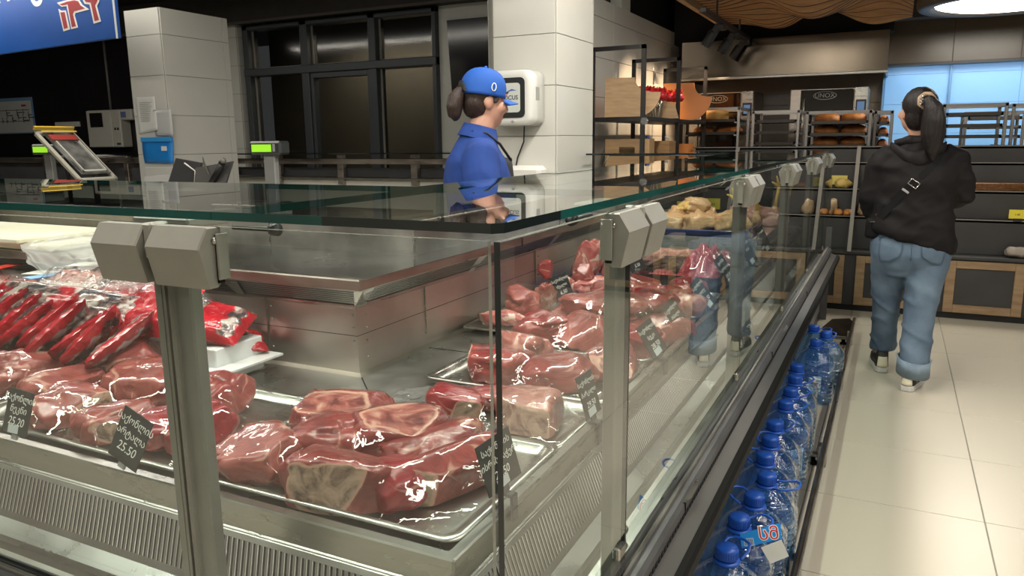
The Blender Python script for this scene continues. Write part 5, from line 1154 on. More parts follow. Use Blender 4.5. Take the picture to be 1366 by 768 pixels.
# red packs, wrapped trays, cutting boards on the left
acw = mat('white_acrylic', (.72, .74, .74), .25)
stl = thing('white_stand', 'white acrylic step stand behind the red packs', 'stand', (-2.4, 1.55, tz))
part('box', MB().b2((-3.2, 1.46, .695), (-1.66, 1.64, .795), 0, .003), acw, stl); part('flange', MB().b2((-3.2, 1.43, .735), (-1.60, 1.66, .742), 0, .001), acw, stl)
redp = mat('red_pack_film', (.36, .008, .018), .22, var=.45, vs=11, bump=.9, bs=28, coat=.6)
silv = mat('silver_label', (.42, .40, .38), .25, .2, col2=(.05, .055, .06), vs=20, bump=.9, bs=30, coat=.4)
def pack_material():
    """red film with a printed silver-grey window, placed by the point attribute 'band'"""
    m = redp.copy(); m.name = 'printed_pack_film'; nt = m.node_tree; N = nt.nodes; L = nt.links; b = N['Principled BSDF']
    src = b.inputs['Base Color'].links[0].from_socket; at = N.new('ShaderNodeAttribute'); at.attribute_name = 'band'
    tc = N.new('ShaderNodeTexCoord'); nz = N.new('ShaderNodeTexNoise'); nz.inputs['Scale'].default_value = 26; nz.inputs['Detail'].default_value = 3; L.new(tc.outputs['Object'], nz.inputs[0])
    r = N.new('ShaderNodeValToRGB'); L.new(nz.outputs['Fac'], r.inputs[0]); e = r.color_ramp.elements
    e[0].position = .42; e[0].color = (.03, .03, .035, 1); e[1].position = .62; e[1].color = (.40, .36, .33, 1); q = e.new(.52); q.color = (.16, .08, .07, 1)
    mr = N.new('ShaderNodeMapRange'); L.new(at.outputs['Fac'], mr.inputs[0]); mr.inputs[1].default_value = .45; mr.inputs[2].default_value = .55
    mx = N.new('ShaderNodeMixRGB'); L.new(mr.outputs[0], mx.inputs[0]); L.new(src, mx.inputs[1]); L.new(r.outputs[0], mx.inputs[2]); L.new(mx.outputs[0], b.inputs['Base Color']); return m
packm = pack_material()
def pack(label, loc, w_, l_, t_, rz, rx, ry, seed, group=None, band=(.18, .46), rx2=0):
    mb = MB(); nx, ny = 18, 26
    def surf(sg):
        def fn(a, b):
            x = (a - .5) * w_; y = (b - .5) * l_; k = (max(0, 1 - abs(2 * a - 1) ** 2.5) * max(0, 1 - abs(2 * b - 1) ** 4)) ** .5
            return (x, y + .004 * noise.noise((a * 9, b * 9, seed)), sg * t_ / 2 * k * (1 + .25 * noise.noise((a * 4, b * 6, seed + sg))) + .005 * noise.noise((a * 7, b * 12, seed)))
        return fn
    bv_ = []
    for sg in (1, -1):
        o = len(mb.f); mb.grid(nx, ny, surf(sg))
        if sg < 0: mb.f[o:] = [f[::-1] for f in mb.f[o:]]
        for jj in range(ny + 1):
            for ii in range(nx + 1):
                u_ = ii / nx + .03 * math.sin(jj * .9); h_ = (band[1] - band[0]) / 2; c_ = (band[0] + band[1]) / 2
                d_ = max(1 - abs(u_ - c_) / h_ * .5, 1 - abs(1 - u_ - c_) / h_ * .5); v_ = 1 - abs(2 * jj / ny - 1) ** 6 * 1.0
                bv_.append(max(0, min(d_, v_)))
    M = Matrix.Rotation(rz, 4, 'Z') @ Matrix.Rotation(rx, 4, 'X') @ Matrix.Rotation(ry, 4, 'Y')
    mb.v = [tuple(M @ V(p)) for p in mb.v]; lo = min(p[2] for p in mb.v)
    o = solo('red_pack', mb, packm, label, 'pack', (loc[0], loc[1], loc[2] - lo), group, 0, world=False)
    a_ = o.data.attributes.new('band', 'FLOAT', 'POINT'); a_.data.foreach_set('value', bv_); return o
od = ['first', 'second', 'third', 'fourth', 'fifth', 'sixth', 'seventh', 'eighth', 'ninth']
for k in range(9):
    pack('shiny red sausage pack leaning in the front row, %s from the right' % od[8 - k], (-2.56 + .085 * k + .012 * math.sin(k * 2.3), 1.37 - .006 * k + .012 * math.cos(k * 3.1), tz + .02 + .006 * (k % 3)), .18, .21 + .012 * math.sin(k * 1.7), .05, -.3 + .08 * math.sin(k * 1.9), .60 + .08 * math.cos(k * 2.7), -.62 + .1 * math.sin(k * 4.1), 200 + k, 'leaning red sausage packs', (.10, .36))
pack('big red pack with silver label lying across the leaning packs', (-2.25, 1.41, .795), .66, .19, .06, .08, .6, .05, 220, None, (.55, .92))
pack('crumpled red pack behind the leaning packs', (-1.98, 1.49, .80), .42, .2, .06, -.05, .6, -.1, 221, None, (2, 3))
pack('red pack poking out right of the left post', (-1.74, 1.54, .79), .19, .16, .07, .3, .35, .25, 222, None, (.1, .3))
pack('red pack at the far left with a dark window', (-2.68, 1.42, .80), .26, .2, .05, .1, .4, .1, 223, None, (.1, .6))
pack('small red pack lying flat at the end of the white stand', (-1.74, 1.62, .745), .16, .16, .045, .9, .1, .2, 224, None, (.35, .5))
foam = mat('foam_tray', (.70, .66, .58), .6); lab_w = mat('white_sticker', (.78, .80, .74), .4)
ham = meat('ham_slices', (.62, .30, .25), (.48, .17, .14), (.78, .6, .5), 10, .06, .6)
def wrapped(label, x, y, z, L, W, rz, m_, seed, sticker=True, extra=None):
    t = thing('wrapped_tray', label, 'wrapped tray', (x, y, z), rz)
    part('foam', MB().b2((-L / 2, -W / 2, 0), (L / 2, W / 2, .02), 0, .008), foam, t, False)
    mb = MB().grid(16, 12, lambda a, b: ((a - .5) * L * .9, (b - .5) * W * .86, .018 + .035 * (1 - (2 * a - 1) ** 4) * (1 - (2 * b - 1) ** 4) * (1 + .4 * noise.noise((a * 5, b * 5, seed)))))
    part('meat_slices', mb, m_, t, False)
    part('film', MB().grid(14, 12, lambda a, b: ((a - .5) * L * 1.04, (b - .5) * W * 1.04, .014 + .05 * min(1, 6 * min(a, 1 - a, b, 1 - b)) + .006 * noise.noise((a * 8, b * 8, seed)))), film2, t, False)
    if sticker: part('sticker', MB().b2((-.05, -.035, .069), (.05, .035, .071), 0, 0, TR((.01, 0, 0), 0, 0, .4)), lab_w, t, False)
    if extra: part('band', MB().b2((L * .2, -W / 2, .0685), (L * .42, W / 2, .0705)), extra, t, False)
gr_ = mat('green_band', (.08, .3, .1), .4); rd_ = mat('red_band', (.6, .05, .03), .4); bl_ = mat('blue_band', (.2, .45, .8), .4)
W_ = [(-2.78, 1.55, .79, 'film wrapped pale meat tray with a white sticker at the far left', ham, None), (-3.05, 1.58, .79, 'film wrapped tray with a green band beside the cutting boards', ham, gr_), (-2.95, 1.60, .86, 'film wrapped tray with a red band on top of the far heap', ham, rd_), (-2.62, 1.62, .86, 'film wrapped tray with a blue band on the far heap', ham, bl_),
      (-2.40, 1.64, .90, 'film wrapped tray of brown meat under the plastic bag', ham, None), (-2.16, 1.66, .885, 'crackling film wrapped tray nearest the left bracket', beef_m, None), (-3.0, 1.36, .72, 'film wrapped tray of pale slices at the front far left', ham, None)]
for k, (x, y, z, lb, m_, ex_) in enumerate(W_): wrapped(lb, x, y - .03, z, .26, .17, .2 * (k % 3) - .1, m_, 300 + k, k != 5, ex_)
for k in range(3):
    solo('plastic_wrap', MB().grid(18, 10, lambda a, b: (-2.5 + .22 * k + .24 * a, 1.50 + .14 * b, .925 + .03 * math.sin(a * 3 + k) * b + .03 * noise.noise((a * 5, b * 5, k * 3 + 1)) + .02 * abs(noise.noise((a * 11, b * 9, k))))), film2, ('rumpled clear plastic over the wrapped trays, left of three', 'rumpled clear plastic over the wrapped trays, middle of three', 'rumpled clear plastic over the wrapped trays, right of three')[k], 'plastic', (-2.4 + .22 * k, 1.57, .925))
cbm = mat('cutting_board', (.74, .73, .62), .5, col2=(.66, .63, .42), vs=4)
solo('cutting_board', MB().b2((-3.8, 1.66, .987), (-2.66, 2.03, 1.012), 0, .006), cbm, 'long stained white cutting board on the steel worktop at the left', 'cutting board', (-3.1, 1.85, .987))
solo('cutting_board', MB().b2((-3.9, 1.62, 1.014), (-2.78, 1.98, 1.036), 0, .006), cbm, 'upper yellowish white cutting board stacked on the long one', 'cutting board', (-3.2, 1.8, 1.014))
bagm = clear('white_bag_film', (.93, .93, .92), 1.6, .2, .8, 22, milky=.3, mcol=(.85, .86, .84))
def bagf(a, b):
    x = -2.86 + .56 * a + .20 * b; 
    if b < .5: y, z = 1.98 - .74 * b * .86, 1.022 + .012 * noise.noise((a * 7, b * 9, 4)) - .02 * a
    else: y, z = 1.62 - .10 * (b - .5) + .02 * noise.noise((a * 8, b * 3, 1)), 1.01 - .19 * (b - .5) * max(.1, 1 - abs(a - .28) * 1.9) - .02 * a
    return (x, y, z + .014 * noise.noise((a * 11, b * 13, 8)))
solo('plastic_bag', MB().grid(40, 36, bagf), bagm, 'milky white plastic bag draped over the worktop edge', 'bag', (-2.4, 1.7, .987))
# ------------------------------------------------------------------ water bottles and the guard rail
def bclear(name, tint, k, bump):
    return clear(name, tint, k, .04, bump, 26, (1, 1, 1.6), milky=.07, mcol=(.14, .38, .70))
bot_m = bclear('blue_bottle_plastic', (.52, .73, .93), 2.2, .6)
cap_m = mat('blue_cap', (.010, .085, .46), .35); white_lab = mat('bottle_label', (.62, .70, .68), .5)
def bottle_mesh():
    prof = [(.055, 0, 3), (.068, .004, 4), (.074, .016, 4.5)]
    z = .022
    while z < .185: prof += [(.074, z, 4.5), (.074, z + .010, 4.5), (.0685, z + .0145, 4.5), (.0685, z + .0165, 4.5)]; z += .021
    prof += [(.074, .195, 4.5), (.074, .215, 4), (.069, .235, 3.2), (.061, .255, 2.6), (.048, .273, 2.2), (.033, .287, 2), (.024, .294, 2), (.0225, .30, 2), (.0225, .312, 2)]
    rings = []; n = 36
    for r, z, e in prof:
        ring = []
        for j in range(n):
            a = 2 * PI * j / n; k = 1 / (abs(math.cos(a)) ** e + abs(math.sin(a)) ** e) ** (1 / e)
            rr = r * min(k, 1.16); 
            if .215 < z < .29: rr *= 1 + .012 * math.cos(a * 9)
            sx = 1.30 - .30 * min(1, max(0, (z - .225) / .065)); ring.append((sx * rr * math.cos(a), rr * math.sin(a), z))
        rings.append(ring)
    return MB().loft(rings)
bm_ = bottle_mesh().mesh('body', bot_m)
def capmb():
    mb = MB().lathe([(.0, .30), (.0275, .30), (.0285, .303), (.0285, .325), (.0265, .331), (0, .332)], (0, 0, 0), 32)
    for j in range(32): a = j * PI / 16; mb.box((0.0288 * math.cos(a), 0.0288 * math.sin(a), .314), (.0018, .0018, .02))
    return mb
cap_me = capmb().mesh('cap', cap_m)
col_me = MB().lathe([(.022, .290), (.034, .290), (.035, .293), (.034, .297), (.022, .298)], (0, 0, 0), 28).mesh('collar', cap_m)
hd_me = MB().tube([(0.02, .030, .294), (.055, .034, .298), (.088, .030, .306), (.098, .012, .309), (.098, -.012, .309), (.088, -.030, .306), (.055, -.034, .298), (.02, -.030, .294)], .0042, 7, fl=.8).mesh('handle', cap_m)
lab_me = MB().grid(8, 4, lambda a, b: (-.03 + .06 * a, -.0755, .06 + .095 * b), 0, True, .0008).mesh('label', white_lab)
prt = MB().b2((-.018, -.0768, .115), (.018, -.0762, .122)).b2((-.014, -.0768, .10), (.014, -.0762, .104)).b2((-.02, -.0768, .085), (.02, -.0762, .088))
prt_me = prt.mesh('print', mat('label_red', (.5, .04, .06), .5))
em = MB(); arc = [(.036 * math.cos(t), .028 * math.sin(t)) for t in [PI * (.05 + .9 * k / 10) for k in range(11)]]
em.tube([(x, -.064 + .0 * abs(x), .235 - y * .9) for x, y in arc] , .0016, 5, closed=True).tube([(x * .6, -.0655, .233 - y * .55) for x, y in arc], .0012, 5)
for x in (-.012, 0, .012): em.tube([(x, -.066, .222), (x, -.067, .214)], .0014, 5)
em_me = em.mesh('embossed_slice', clear('emboss_clear', (.9, .95, 1), 3, .1, milky=.35))
ordn = ['first and nearest', 'second', 'third', 'fourth', 'fifth', 'sixth', 'seventh', 'eighth', 'ninth', 'tenth', 'eleventh', 'twelfth', 'thirteenth']
SP = [(-.312, 1.84, 1.4, 0), (-.313, 2.02, .75, 0), (-.297, 2.175, 2.4, 0), (-.285, 2.335, .05, 0), (-.312, 2.49, 2.3, 0), (-.318, 2.65, 1.9, 1), (-.325, 2.81, 1.2, 0), (-.318, 3.06, .9, 1), (-.318, 3.23, 1.0, 0), (-.322, 3.42, 1.0, 1), (-.335, 3.60, 1.9, 0), (-.296, 4.10, .3, 1), (-.262, 4.30, 1.4, 0), (-.335, 4.42, .6, 0)]
ordn.append('fourteenth and farthest')
for n, (x, y, rz, lb) in enumerate(SP):
    t = thing('water_bottle', 'blue water bottle with handled cap on the floor, %s of the row' % ordn[n], 'bottle', (x, y, 0), 0, 'water bottles along the counter')
    link('body', bm_, t); link('cap', cap_me, t); link('collar', col_me, t); h_ = link('handle', hd_me, t); h_.rotation_euler = (0, 0, rz)
    e_ = link('embossed_slice', em_me, t); e_.rotation_euler = (0, 0, 0)
    if lb:
        l_ = link('label', lab_me, t); l_.rotation_euler = (0, 0, .15 if n != 7 else .9); link('print', prt_me, l_)
    if n == 1:
        tg = part('neck_tag', MB().prism([(0, 0), (.105, .02), (.11, .062), (.0, .038)], .001, 0, frame_M((x + .018, y - .05, .262), (1, .28, .16), (-.12, .3, 1))), mat('tag_blue', (.01, .26, .72), .35), t)
        Mt = frame_M((x + .018, y - .05, .262), (1, .28, .16), (-.12, .3, 1))
        text('lettering_outline', 'სმ', .046, Mt @ Matrix.Translation((.075, .034, .0012)), white_pl, tg, 0, .0002, stroke=.0022)
        text('lettering', 'სმ', .046, Mt @ Matrix.Translation((.075, .034, .0016)), red, tg, 0, .0002)
        bc = MB().b2((.008, .006, .001), (.034, .026, .0015), 0, 0, Mt); part('barcode_patch', bc, mat('pale_blue_patch', (.4, .55, .75), .5), tg)
        bc = MB()
        for q_ in range(7): bc.b2((.010 + q_ * .0033, .008, .0015), (.0115 + q_ * .0033, .024, .0018), 0, 0, Mt)
        part('barcode', bc, dgrey, tg)
        part('white_flap', MB().prism([(.05, .0), (.105, .02), (.12, -.03), (.07, -.05)], .001, 0, Mt @ Matrix.Rotation(.35, 4, 'X')), paper, t)
rl = thing('guard_rail', 'long dark floor guard rail running beside the water bottles', 'rail', (-.17, 3.2, 0))
rm = mat('rail_dark_steel', (.13, .105, .085), .28, .8, var=.3, vs=9)
part('bar', MB().b2((-.182, .6, .085), (-.160, 5.68, .125), 0, .008), rm, rl)
part('bar_trim', MB().b2((-.1645, .6, .112), (-.158, 5.6, .127), 0, .002), steel_warm, rl)
part('end_plate', MB().prism([(0, 0), (.0, .05), (.06, .115), (.17, .13), (.2, .10), (.2, .0)], .012, 0, frame_M((-.37, 5.60, .0), (1, 0, 0), (0, 0, 1))), rm, rl)
for y in (2.28, 3.25, 4.35, 5.35):
    part('bracket', MB().b2((-.365, y, .035), (-.18, y + .035, .05), 0, .003).b2((-.2, y - .01, .0), (-.165, y + .045, .09), 0, .003), steel_mid, rl)
    part('foot', MB().lathe([(0, 0), (.02, 0), (.02, .012), (.012, .016), (.012, .036), (0, .036)], (-.22, y + .017, 0), 14), rubber, rl)
# ------------------------------------------------------------------ people
def mirror_pts(P): return [(-x, y, z) for x, y, z in P]
def hand(mb, wrist, fwd, up, side, curl=.5):
    """palm with four curled fingers of different length and a thumb; side = +1 thumb towards +up x fwd"""
    f = V(fwd).normalized(); u = V(up); u = (u - f * u.dot(f)).normalized(); s = f.cross(u) * side; w_ = V(wrist)
    R = [[tuple(w_ + f * t + s * (a * math.cos(2 * PI * j / 12)) + u * (b * math.sin(2 * PI * j / 12))) for j in range(12)] for t, a, b in ((-.02, .026, .022), (.02, .034, .018), (.06, .041, .015), (.085, .040, .013))]
    mb.loft(R)
    for k, (o, l) in enumerate(((-.03, .062), (-.01, .075), (.011, .07), (.031, .055))):
        p0 = w_ + f * .07 + s * o; d = f; P = [p0]
        for q in range(3):
            d = (d * math.cos(curl * (q + .4) * .8) - u * math.sin(curl * (q + .4) * .8)).normalized() if q else (d - u * curl * .3).normalized()
            P.append(P[-1] + d * l * (.45, .32, .26)[q])
        mb.tube(P, [.010, .0092, .0085, .0065], 8)
    t0 = w_ + f * .02 - s * .028; mb.tube([t0, t0 + f * .028 - s * .024 - u * .008, t0 + f * .055 - s * .03 - u * .02, t0 + f * .075 - s * .026 - u * .03], [.013, .0115, .010, .008], 8)
def head_shapes(mb, M):
    """skull, jaw, nose, ears, brow and lips, face towards local +y; M places the head centre"""
    ball(mb, (0, -.012, .03), (.074, .094, .095), 14, 0, M); ball(mb, (0, .02, -.03), (.064, .072, .085), 12, 0, M); ball(mb, (0, .045, -.075), (.038, .042, .038), 10, 0, M)
    mb.tube([(0, .078, .02), (0, .093, -.005), (0, .105, -.028), (0, .092, -.036)], [.010, .012, .014, .010], 10, 0, M=M)
    for s in (1, -1):
        ball(mb, (.013 * s, .09, -.030), (.010, .012, .009), 7, 0, M); ball(mb, (.073 * s, -.012, -.008), (.010, .022, .034), 8, 0, M)
        ball(mb, (.045 * s, .058, -.022), (.026, .026, .028), 8, 0, M); mb.tube([(.012 * s, .082, .036), (.035 * s, .079, .040), (.056 * s, .062, .034)], .010, 8, 0, M=M)
    mb.tube([(-.024, .076, -.062), (0, .086, -.060), (.024, .076, -.062)], [.005, .008, .005], 8, 0, M=M); mb.tube([(-.022, .074, -.070), (0, .083, -.071), (.022, .074, -.070)], [.005, .008, .005], 8, 0, M=M)
def face_parts(parent, M):
    wh = mat('eye_white', (.75, .72, .68), .2); ir = mat('eye_iris', (.05, .03, .02), .1); lip = mat('lips', (.42, .17, .14), .5)
    for s in (1, -1):
        e = part('eye', ball(MB(), (.031 * s, .070, .016), .0125, 8, 0, M), wh, parent, False); part('iris', ball(MB(), (.032 * s, .0795, .016), (.0055, .0035, .0055), 6, 0, M), ir, e, False)
        part('eyebrow', MB().tube([(.014 * s, .091, .044), (.036 * s, .088, .049), (.058 * s, .068, .042)], [.002, .0034, .0018], 6, 0, M=M), hair_m, parent, False)
    part('mouth', MB().tube([(-.018, .080, -.068), (0, .0895, -.0655), (.018, .080, -.068)], [.002, .0042, .002], 8, 0, M=M), lip, parent, False)
def shoe(parent, c, rz, lx):
    M = TR(c, 0, 0, rz)
    up = mat('shoe_black', (.018, .017, .018), .6) if 'shoe_black' not in bpy.data.materials else bpy.data.materials['shoe_black']
    so = mat('shoe_sole', (.60, .60, .58), .5) if 'shoe_sole' not in bpy.data.materials else bpy.data.materials['shoe_sole']
    cr = mat('shoe_cream', (.72, .68, .52), .55) if 'shoe_cream' not in bpy.data.materials else bpy.data.materials['shoe_cream']
    out = [(-.034, -.10), (-.022, -.122), (.022, -.122), (.036, -.10), (.036, -.03), (.046, .06), (.042, .12), (.02, .15), (-.015, .148), (-.04, .11), (-.042, .04), (-.034, -.03)]
    def ring(k, z, yo=0): return [(x * k, y * k + yo, z) for x, y in out]
    s = part('shoe', MB().loft([ring(.93, .026), ring(.97, .034), ring(.93, .055), [(x * .86, y * .9 if y < .02 else y * .9, .062 + (.05 if y < -.06 else .022 if y < .0 else 0) + .012) for x, y in out], [(x * .6, y * .62 - .02, .085 + (.035 if y < -.06 else .02 if y < 0 else -.005)) for x, y in out]], True, 0, True, M), up, parent, False)
    part('sole', MB().loft([ring(.97, 0), ring(1.02, .006), ring(1.02, .028), ring(.98, .033)], True, 0, False, M), so, s, False)
    part('heel_patch', MB().loft([[(x * kk, (y if y < 0 else 0) * kk - .002, z) for x, y in out] for kk, z in ((.99, .036), (.985, .055), (.955, .085), (.90, .108))], False, 0, True, M @ Matrix.Diagonal((1, 1, 1, 1))).__class__().grid(10, 5, lambda a, b: (.037 * math.cos(PI * (1.22 + .56 * a)) * (1.04 - .2 * b), -.086 - .041 * math.sin(PI * (.22 + .56 * a)) * (1 - .22 * b), .036 + .06 * b), 0, True, .002, M), cr, s, False)
    return s
def smooth_n(sc, amp, sd=0, st=(1, 1, 1)):
    return lambda p, n: amp * noise.noise(V((p.x * st[0], p.y * st[1], p.z * st[2])) * sc + V((sd, sd, sd)))
# ---- customer: back view, walking, black jacket and blue jeans
cu = thing('person', 'customer seen from behind in black hooded jacket and cuffed blue jeans, dark ponytail', 'person', (.115, 4.72, 0))
HC = (-.03, .0, 1.485); MH = TR(HC, math.radians(8), 0, math.radians(24))
b = MB(); head_shapes(b, MH)
b.tube([(0, -.005, 1.24), (-.005, .0, 1.33), (-.02, .0, 1.42)], [.07, .052, .052], 14)
b.loft([ell((0, 0, z), rx, ry, 18, ex=2.3) for z, rx, ry in ((.70, .13, .10), (.80, .175, .115), (.90, .15, .10), (1.0, .135, .095), (1.12, .155, .10), (1.22, .165, .085), (1.28, .10, .06))])
b.tube([(-.095, 0, .80), (-.10, .08, .44), (-.105, .155, .10)], [.085, .055, .042], 14); b.tube([(.09, 0, .80), (.07, -.07, .44), (.06, -.175, .10)], [.085, .055, .042], 14)
for s_, c_ in ((-1, (-.11, .19)), (1, (.055, -.15))): b.tube([(c_[0], c_[1] - .05, .05), (c_[0], c_[1] + .06, .045)], [.032, .028], 10)
b.tube([(-.16, 0, 1.25), (-.20, .01, 1.05), (-.195, .05, .955), (-.17, .14, .90)], [.05, .04, .034, .026], 12); hand(b, (-.17, .15, .90), (.15, .8, -.1), (.3, 0, 1), 1, .6)
b.tube([(.16, 0, 1.25), (.215, .0, 1.06), (.19, .13, 1.02), (.08, .25, 1.06)], [.05, .042, .036, .026], 12); hand(b, (.07, .26, 1.06), (-.8, .5, .15), (0, .2, 1), -1, .7)
skin('body', remesh(b, .0075, 5), [skin_m], cu); face_parts(cu, MH)
# jeans
j = MB(); n_ = 20
j.loft([ell((x, y, z), rx, ry, n_, ex=2.3) for z, x, y, rx, ry in ((.60, .0, 0, .17, .10), (.66, 0, -.005, .188, .135), (.72, 0, -.012, .205, .148), (.78, 0, -.010, .208, .142), (.84, 0, -.002, .196, .125), (.90, 0, 0, .178, .112), (.925, 0, 0, .172, .108))])
j.loft([ell((x, y, z), rx, ry, n_, ex=2.2) for z, x, y, rx, ry in ((.12, -.100, .16, .073, .082), (.18, -.099, .145, .070, .080), (.30, -.100, .115, .069, .08), (.44, -.100, .08, .077, .085), (.56, -.098, .045, .091, .10), (.66, -.097, .015, .103, .118), (.74, -.096, 0, .107, .13))])
j.loft([ell((x, y, z), rx, ry, n_, ex=2.2) for z, x, y, rx, ry in ((.105, .058, -.175, .077, .085), (.18, .060, -.16, .075, .082), (.30, .063, -.12, .076, .084), (.44, .068, -.075, .082, .09), (.56, .077, -.04, .094, .104), (.66, .088, -.01, .105, .122), (.74, .096, 0, .108, .132))])
def jd(p, n):
    k = .004 * noise.noise(V((p.x * 6, p.y * 6, p.z * 14 + p.x * 8))) ; r = abs(noise.noise(V((p.x * 4 + 3, p.y * 4, p.z * 9 + p.x * 6)))); k += .009 * (1 - min(1, r * 5)) * (1 if p.z < .62 else .35)
    if p.z > .60 and abs(p.x) < .03 and p.y < 0: k -= .012 * (1 - abs(p.x) / .03) * min(1, (.86 - p.z) / .1 if p.z < .86 else 0)
    return k
jm = remesh(j, .011, 5, jd); jn = skin('jeans', jm, [denim], cu)
bvj = BVHTree.FromPolygons([v.co for v in jm.vertices], [list(p.vertices) for p in jm.polygons])
def onto(bv, x, z, off, y0=-1, dy=1):
    h = bv.ray_cast(V((x, y0, z)), V((0, dy, 0))); return (h[0] + h[1] * off) if h[0] else V((x, -.1, z))
den_d = mat('denim_seam', (.07, .12, .20), .9)
for s in (-1, 1):
    xc, tl = .100 * s + .0, -.04 * s
    pk = part('back_pocket', MB().grid(10, 10, lambda a, b: onto(bvj, xc + (a - .5) * .115 * (1 if b > .35 else .82 + .5 * b), .700 + .128 * b + (0 if b > .3 else -.018 * (1 - abs(2 * a - 1)) * (1 - b / .3)) + tl * (a - .5), .0035), 0, True, .004), denim, jn, False)
    P = [(xc - .055, .825), (xc - .055, .735), (xc - .045, .70), (xc, .684), (xc + .045, .70), (xc + .055, .735), (xc + .055, .825), (xc, .827)]
    part('pocket_seam', MB().tube([onto(bvj, x, z + tl * (x - xc) / .115, .0075) for x, z in P], .0016, 5, closed=True), den_d, jn, False)
part('centre_seam', MB().tube([onto(bvj, .0, .70 + .02 * i, .001) for i in range(11)], .0022, 5), den_d, jn, False)
part('yoke_seam', MB().tube([onto(bvj, -.17 + .02 * i, .872 - .02 * (1 - abs(i - 8.5) / 8.5), .001) for i in range(18)], .0018, 5), den_d, jn, False)
part('waistband', MB().loft([ell((0, 0, z), rx, ry, 28, ex=2.3) for z, rx, ry in ((.885, .1865, .1175), (.89, .189, .120), (.925, .181, .115), (.93, .176, .112))], False), denim, jn, False)
part('cuff', MB().loft([ell((.057, -.178, z), rx, ry, 26, ex=2.2, tilt=(-.10, .15)) for z, rx, ry in ((.10, .080, .088), (.085, .084, .092), (.165, .083, .090), (.172, .078, .086))], False), denim_lt, jn, False)
fr_ = MB(); random.seed(3)
for k in range(60):
    a = 2 * PI * k / 60 + random.uniform(-.05, .05); x, y = .057 + .083 * math.cos(a), -.178 + .09 * math.sin(a); z0 = .166 - .10 * .083 * math.cos(a) + .15 * .09 * math.sin(a)
    fr_.tube([(x, y, z0), (x + .006 * math.cos(a) + random.uniform(-.008, .008), y + .006 * math.sin(a), z0 + random.uniform(.004, .018))], [.0012, .0005], 4)
part('frayed_edge', fr_, denim_lt, jn, False, stuff=True)
shoe(cu, (-.11, .175, 0), .15, 0); shoe(cu, (.058, -.145, 0), -.25, 0)
# jacket
k_ = MB()
sl_h = lambda x: .80 - .17 * x
k_.loft([[(x, y, z + (-.30 * x if n == 0 else -.26 * x if n == 1 else -.14 * x if n == 2 else 0)) for x, y, _ in ell((cx, cy, 0), rx, ry, 28, ex=2.5)] for n, (z, cx, cy, rx, ry) in enumerate(((.79, .0, -.006, .212, .155), (.83, .0, -.008, .213, .155), (.92, -.005, -.008, .198, .142), (1.02, -.004, -.008, .192, .132), (1.12, 0, -.012, .196, .132), (1.20, 0, -.01, .193, .118), (1.26, -.005, -.004, .150, .095), (1.305, -.012, .004, .092, .075), (1.335, -.015, .006, .07, .066)))])
k_.tube([(-.10, -.005, 1.255), (-.17, 0, 1.225), (-.205, .01, 1.12), (-.222, .012, 1.03), (-.205, .06, .94), (-.19, .12, .90)], [.07, .078, .066, .060, .054, .045], 16)
k_.tube([(.10, -.005, 1.255), (.165, 0, 1.225), (.205, -.005, 1.13), (.218, .0, 1.05), (.19, .09, 1.02), (.11, .21, 1.05)], [.07, .078, .068, .064, .056, .045], 16)
def kd(p, n):
    r = abs(noise.noise(V((p.x * 5 + 1, p.y * 5, p.z * 7 + p.x * 3)))); q = abs(noise.noise(V((p.x * 9, p.y * 8 + 4, p.z * 13 - p.x * 5))))
    return .011 * (1 - min(1, r * 3.2)) + .005 * (1 - min(1, q * 3)) - .004
ja = skin('jacket', remesh(k_, .011, 4, kd), [jacket_m], cu); jam = ja.data
bvk = BVHTree.FromPolygons([v.co for v in jam.vertices], [list(p.vertices) for p in jam.polygons])
hdm = MB(); R = []
for i in range(13):
    a = PI * (i / 12) ; x = -.135 * math.cos(a) - .01; y = -.02 - .085 * math.sin(a); z = 1.315 - .075 * math.sin(a) ** 2; rr = .018 + .026 * math.sin(a)
    R.append([(x + .0, y - rr * .75 * math.cos(2 * PI * q / 12) , z + rr * math.sin(2 * PI * q / 12)) for q in range(12)])
hdm.loft(R); hdm.tube([(-.12, .0, 1.32), (-.05, -.045, 1.335), (.03, -.05, 1.335), (.10, .0, 1.315)], [.02, .03, .03, .02], 10)
skin('hood', remesh(hdm, .008, 5, lambda p, n: .006 * noise.noise(p * 22)), [mat('hood_black', (.011, .009, .010), .7, var=.25, spec=.3)], cu)
# crossbody strap, buckle, bag
sg_ = [(.10, 1.27), (.06, 1.20), (.02, 1.155), (-.03, 1.10), (-.08, 1.04), (-.13, .97), (-.165, .92)]
def strap(pts, w_, off):
    mb = MB(); vs = []
    for i, (x, z) in enumerate(pts):
        a, c_ = pts[max(0, i - 1)], pts[min(len(pts) - 1, i + 1)]; t = V((c_[0] - a[0], 0, c_[1] - a[1])).normalized(); q = V((-t.z, 0, t.x))
        for s in (-1, 1): vs.append(onto(bvk, x + q.x * w_ * s / 2, z + q.z * w_ * s / 2, off))
    return mb.add(vs, [(2 * i, 2 * i + 1, 2 * i + 3, 2 * i + 2) for i in range(len(pts) - 1)], 0, True)
bgt = thing('crossbody_bag', 'small black crossbody bag at the hip of the customer, strap with silver buckle', 'bag', (.115, 4.72, 0))
blk = mat('strap_black', (.006, .006, .0065), .75, spec=.2)
stp = part('strap', strap(sg_, .034, .004), blk, bgt, False)
silver = mat('silver_metal', (.8, .8, .78), .2, 1)
c0 = onto(bvk, -.018, 1.112, .010); Mb = frame_M(c0, (.75, 0, -.55), (.55, 0, .75))
part('buckle', MB().tube([tuple(Mb @ V(p)) for p in ((-.024, -.016, 0), (.024, -.016, 0), (.024, .016, 0), (-.024, .016, 0))], .0032, 6, closed=True), silver, stp, False)
c1 = onto(bvk, -.052, 1.072, .008); Mc = frame_M(c1, (.75, 0, -.55), (.55, 0, .75))
